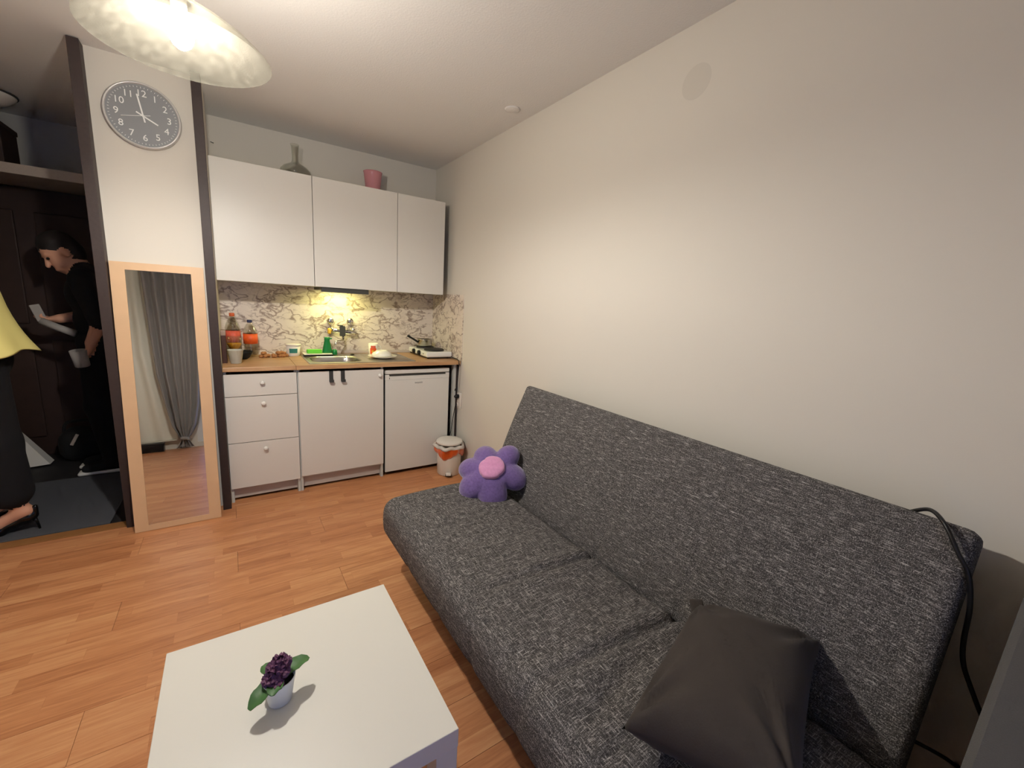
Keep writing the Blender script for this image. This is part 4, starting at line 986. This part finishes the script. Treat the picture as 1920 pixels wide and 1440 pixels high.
# ================================================================== PEOPLE IN THE HALLWAY
def add_person_body(t, prims, mats, vox): return mk('body', implicit(prims, vox, .03), mats, t, True)
def axes(upv, fwd):
    u = Vector(upv).normalized(); f = Vector(fwd); f = (f-u*f.dot(u)).normalized(); s = u.cross(f)
    return s, f, u      # side, forward, up
def head(c, upv, fwd, sz, SK, HR, long_hair=False):
    s, f, u = axes(upv, fwd); c = Vector(c); P = []
    A3 = [tuple(s), tuple(f), tuple(u)]
    at = lambda a, b, d: tuple(c+s*a*sz+f*b*sz+u*d*sz)
    P.append(('e', (at(0, -.01, .03), (.076*sz, .094*sz, .098*sz), A3), SK))
    P.append(('e', (at(0, .030, -.055), (.056*sz, .062*sz, .068*sz), A3), SK))
    P.append(('c', (at(0, .088, .012), at(0, .108, -.022), .009*sz, .013*sz), SK, .012))
    P.append(('e', (at(0, .088, -.062), (.024*sz, .010*sz, .009*sz), A3), SK, .008))
    for q in (-1, 1):
        P.append(('e', (at(q*.079, -.005, -.005), (.010*sz, .019*sz, .031*sz), A3), SK, .008))
        P.append(('c', (at(q*.014, .085, .034), at(q*.042, .074, .034), .007*sz, .006*sz), SK, .012))
    P.append(('e', (at(0, -.022, .055), (.083*sz, .098*sz, .092*sz), A3), HR, .008))
    P.append(('e', (at(0, -.050, .0), (.080*sz, .070*sz, .090*sz), A3), HR, .01))
    if long_hair: P.append(('c', (at(0, -.075, -.02), at(0, -.085, -.25), .062*sz, .045*sz), HR, .02))
    eyes = [at(q*.030, .079, .012) for q in (-1, 1)]
    return P, eyes
def handp(w, d, palm_n, thumb_side, SK, curl=.6, sz=1):
    """palm from wrist w along d; palm normal palm_n; five fingers bending towards palm_n."""
    w = Vector(w); d = Vector(d).normalized(); n = Vector(palm_n); n = (n-d*n.dot(d)).normalized(); s = d.cross(n)*thumb_side
    P = []
    for q in (-.028, -.010, .010, .028): P.append(('c', (tuple(w), tuple(w+d*.075*sz+s*q*sz), .019*sz, .012*sz), SK, .015))
    for q, ln in ((.030, .068), (.010, .078), (-.010, .073), (-.030, .056)):
        a = w+d*.078*sz+s*q*sz; b = a+(d*math.cos(curl*.6)+n*math.sin(curl*.6))*ln*.55*sz; c = b+(d*math.cos(curl*1.9)+n*math.sin(curl*1.9))*ln*.5*sz
        P += [('c', (tuple(a), tuple(b), .0095*sz, .0085*sz), SK, .004), ('c', (tuple(b), tuple(c), .0085*sz, .0075*sz), SK, .004)]
    a = w+d*.022*sz+s*.024*sz; b = a+(d*.6+s*.7+n*.35)*.042*sz; c = b+(d*.8+s*.1+n*.5)*.034*sz
    P += [('c', (tuple(a), tuple(b), .012*sz, .010*sz), SK, .008), ('c', (tuple(b), tuple(c), .010*sz, .008*sz), SK, .004)]
    return P
# --- man (faces left, looks down)
SK, HR, SH, TR, SO = 0, 1, 2, 3, 4
mn = thing('person', 'person in black clothes looking down in the hallway, holding pale items', 'person', (-.80, 4.06, 0))
pr = []
hp_, e_ = head((-.905, 4.045, 1.520), (-.62, -.10, .78), (-.74, -.34, -.60), 1.0, SK, HR); pr += hp_
pr.append(('e', (( -.897, 4.028, 1.452), (.035, .035, .030)), HR, .02))                         # beard
pr.append(('c', ((-.865, 4.055, 1.485), (-.805, 4.06, 1.40), .056, .060), SK))
pr += [('e', ((-.800, 4.06, 1.27), (.120, .175, .150)), SH), ('e', ((-.785, 4.06, 1.09), (.112, .160, .150)), SH), ('e', ((-.780, 4.06, .95), (.118, .160, .10)), SH)]
pr += [('c', ((-.80, 3.93, 1.37), (-.80, 4.19, 1.37), .066, .066), SH), ('c', ((-.80, 4.02, 1.405), (-.80, 4.10, 1.405), .066, .066), SH), ('e', ((-.812, 4.06, 1.425), (.066, .070, .028)), SH, .01)]
# near arm hangs, hand by the hip
pr += [('c', ((-.800, 3.885, 1.36), (-.735, 3.845, 1.13), .064, .055), SH), ('c', ((-.735, 3.845, 1.14), (-.725, 3.84, 1.09), .054, .050), SH, .02), ('c', ((-.725, 3.84, 1.09), (-.785, 3.86, .955), .042, .030), SK, .02)]
pr += handp((-.785, 3.86, .955), (-.25, .05, -.95), (-.9, .1, .2), 1, SK, .9)
# far arm bends forward
pr += [('c', ((-.800, 4.235, 1.36), (-.825, 4.255, 1.13), .064, .055), SH), ('c', ((-.825, 4.25, 1.125), (-.965, 4.09, 1.095), .043, .030), SK, .02)]
pr += handp((-.965, 4.09, 1.095), (-.80, -.55, -.05), (-.1, .1, 1), 1, SK, 1.0)
# legs
for yy, xk, xf_ in ((3.985, -.80, -.775), (4.150, -.80, -.80)):
    pr += [('c', ((-.785, yy, .92), (xk-.02, yy, .49), .095, .066), TR), ('c', ((xk-.02, yy, .50), (xf_, yy, .10), .066, .052), TR), ('c', ((xf_+.01, yy, .06), (xf_-.13, yy-.01, .040), .044, .036), SO, .02), ('c', ((xf_+.035, yy, .045), (xf_, yy, .05), .038, .038), SO, .02)]
add_person_body(mn, pr, [M_skin, M_hair, M_shirt, M_trous, M_blackmat], .0085)
for p in e_: mk('eye', xf(latheg([(0, -.009), (.007, -.006), (.009, 0), (.007, .006), (0, .009)], seg=12), Matrix.Translation(p)), M_eye, mn, True)
for yy, xf_ in ((3.985, -.775), (4.150, -.80)):
    mk('shoe_sole', xf(rslab(.245, .088, .026, .012, .012), Matrix.Translation((xf_-.062, yy-.004, .0135))), M_sole, mn, True)
t = thing('phone', 'pale phone held up in the hand of the person in black', 'phone', (-1.05, 4.04, 1.12))
mk('phone_body', xf(boxg(-.024, .024, -.005, .005, -.055, .055, bev=.004), Matrix.Translation((-1.045, 4.010, 1.135)) @ Euler((.15, -.25, .15)).to_matrix().to_4x4()), M_dimwhite, t)
tag(mk('paper_roll', tubeg([(-1.030, 3.985, 1.085), (-.955, 3.965, 1.045), (-.870, 3.955, 1.005)], [.022, .022, .024], 14), M_dimwhite, None, True), 'pale paper roll carried in front by the person in black', 'paper roll')
tag(mk('clear_cup', xf(latheg([(0, 0), (.034, 0), (.038, .004), (.043, .11), (.041, .11), (.034, .006), (0, .005)], (0, 0, 0), 24), Matrix.Translation((-.835, 3.845, .800)) @ Euler((.15, -.1, 0)).to_matrix().to_4x4()), M_dimwhite, None, True), 'pale plastic cup held at the hip of the person in black', 'cup')

# --- woman (faces left, mostly outside the frame)
wm = thing('person', 'person in yellow top, black trousers and heels at the hallway doorway', 'person', (-1.08, 3.22, 0))
pr = []
hp_, e_ = head((-1.105, 3.22, 1.56), (-.05, 0, 1), (-1, -.1, -.05), .95, SK, HR, True); pr += hp_
pr += [('c', ((-1.085, 3.22, 1.50), (-1.075, 3.22, 1.40), .046, .052), SK), ('e', ((-1.075, 3.22, 1.27), (.095, .150, .13)), SK), ('e', ((-1.075, 3.22, 1.08), (.095, .140, .14)), SK), ('e', ((-1.075, 3.22, .93), (.115, .160, .12)), TR)]
pr += [('c', ((-1.075, 3.10, 1.365), (-1.075, 3.34, 1.365), .045, .045), SK)]
for sgn in (-1, 1):
    ys = 3.22+sgn*.185
    pr += [('c', ((-1.075, 3.22+sgn*.155, 1.355), (-1.09, ys, 1.10), .045, .038), SK, .02), ('c', ((-1.09, ys, 1.10), (-1.27, ys-sgn*.05, 1.03), .036, .025), SK, .02)]
    pr += handp((-1.27, ys-sgn*.05, 1.03), (-1, -sgn*.2, 0), (0, -sgn, .2), sgn, SK, .7, .9)
for sgn, xo in ((-1, .035), (1, -.07)):
    yy = 3.22+sgn*.075
    pr += [('c', ((-1.075+xo*.3, yy, .92), (-1.070+xo, yy, .50), .105, .085), TR), ('c', ((-1.07+xo, yy, .50), (-1.058+xo, yy, .235), .085, .090), TR)]
    pr += [('c', ((-1.040+xo, yy, .22), (-1.035+xo, yy, .13), .034, .032), SK, .02), ('c', ((-1.008+xo, yy, .115), (-1.03+xo, yy, .11), .026, .03), SK, .02), ('c', ((-1.02+xo, yy, .115), (-1.135+xo, yy, .052), .032, .030), SK, .02), ('c', ((-1.13+xo, yy, .05), (-1.205+xo, yy, .030), .030, .018), SK, .02)]
add_person_body(wm, pr, [M_skin, M_hair, M_shirt, M_trous, M_leather], .0085)
for p in e_: mk('eye', xf(latheg([(0, -.009), (.007, -.006), (.009, 0), (.007, .006), (0, .009)], seg=12), Matrix.Translation(p)), M_eye, wm, True)
# top
V, F = [], []
nn, keys = 64, [(1.405, .075, .115), (1.37, .095, .180), (1.30, .115, .185), (1.20, .130, .190), (1.10, .160, .215), (1.03, .190, .235), (.972, .222, .255)]
for r, (z, rx, ry) in enumerate(keys):
    for i in range(nn):
        a = 2*PI*i/nn; fl_ = (r/6.0)**2; wv = 1+.07*fl_*math.sin(7*a+.4)
        V.append((-1.090+rx*wv*math.cos(a), 3.22+ry*wv*math.sin(a), z-(.05*fl_*max(0, math.sin(a*.5))**2 if r > 3 else 0)-.012*fl_*math.sin(5*a)))
for r in range(len(keys)-1):
    for i in range(nn): j = (i+1) % nn; F.append((r*nn+i, (r+1)*nn+i, (r+1)*nn+j, r*nn+j))
o = mk('yellow_top', (V, F), M_yel, wm, True); s_ = o.modifiers.new('s', 'SOLIDIFY'); s_.thickness = .003; s_ = o.modifiers.new('u', 'SUBSURF'); s_.levels = 1; s_.render_levels = 1
o['label'] = 'flared pale yellow top'
for sgn in (-1, 1):
    mk('sleeve', tubeg([(-1.075, 3.22+sgn*.14, 1.372), (-1.08, 3.22+sgn*.178, 1.24), (-1.085, 3.22+sgn*.186, 1.13)], [.058, .054, .062], 16, cap=False), M_yel, wm, True)
for sgn, xo in ((-1, .035), (1, -.07)):
    yy = 3.22+sgn*.075
    mk('shoe', implicit([('c', ((-1.005+xo, yy, .080), (-1.02+xo, yy, .080), .030, .030), 0), ('c', ((-1.01+xo, yy, .075), (-1.13+xo, yy, .022), .026, .024), 0), ('c', ((-1.12+xo, yy, .022), (-1.225+xo, yy, .016), .033, .012), 0, .01), ('c', ((-.985+xo, yy, .085), (-.978+xo, yy, .130), .018, .012), 0, .01)], .006, .012), [M_leather], wm, True)
    mk('stiletto_heel', tubeg([(-.992+xo, yy, .075), (-.978+xo, yy, .04), (-.972+xo, yy, .001)], [.014, .0065, .005], 10), M_leather, wm, True)
wm.location.z += .0112
# --- bags on the hall floor
t = thing('white_bag', 'crumpled white paper bag on the dark hallway floor', 'bag', (-1.33, 4.25, 0))
V = [(-1.50, 4.20, .012), (-1.172, 4.28, .012), (-1.172, 4.37, .012), (-1.50, 4.40, .012), (-1.44, 4.22, .40), (-1.345, 4.245, .36), (-1.345, 4.30, .36), (-1.44, 4.32, .40)]
F = [(3, 2, 1, 0), (0, 1, 5, 4), (1, 2, 6, 5), (2, 3, 7, 6), (3, 0, 4, 7), (4, 5, 6, 7)]
mk('sack', (V, F), M_paper, t)
mk('handle', tubeg(spline([(-1.42, 4.255, .395), (-1.41, 4.255, .45), (-1.37, 4.255, .44), (-1.365, 4.255, .37)]), .004, 8), M_paper, t, True)
t = thing('black_duffel', 'black duffel bag with a pale tag on the hallway floor', 'bag', (-1.02, 4.28, 0))
mk('bag_body', xf(rslab(.30, .22, .25, .09, .03, lambda p, n: .008*np.sin(22*p[:, 0])*np.cos(17*p[:, 2])), Matrix.Translation((-.985, 4.38, .122))), M_blackmat, t, True)
mk('pale_tag', xf(boxg(-.010, .010, -.004, .004, -.045, .045, bev=.003), Matrix.Translation((-1.02, 4.245, .19)) @ Euler((0, .45, 0)).to_matrix().to_4x4()), M_shelf, t)
mk('strap', tubeg(spline([(-1.10, 4.36, .20), (-1.07, 4.35, .30), (-.92, 4.35, .30), (-.87, 4.36, .19)]), .011, 8), M_blackmat, t, True)
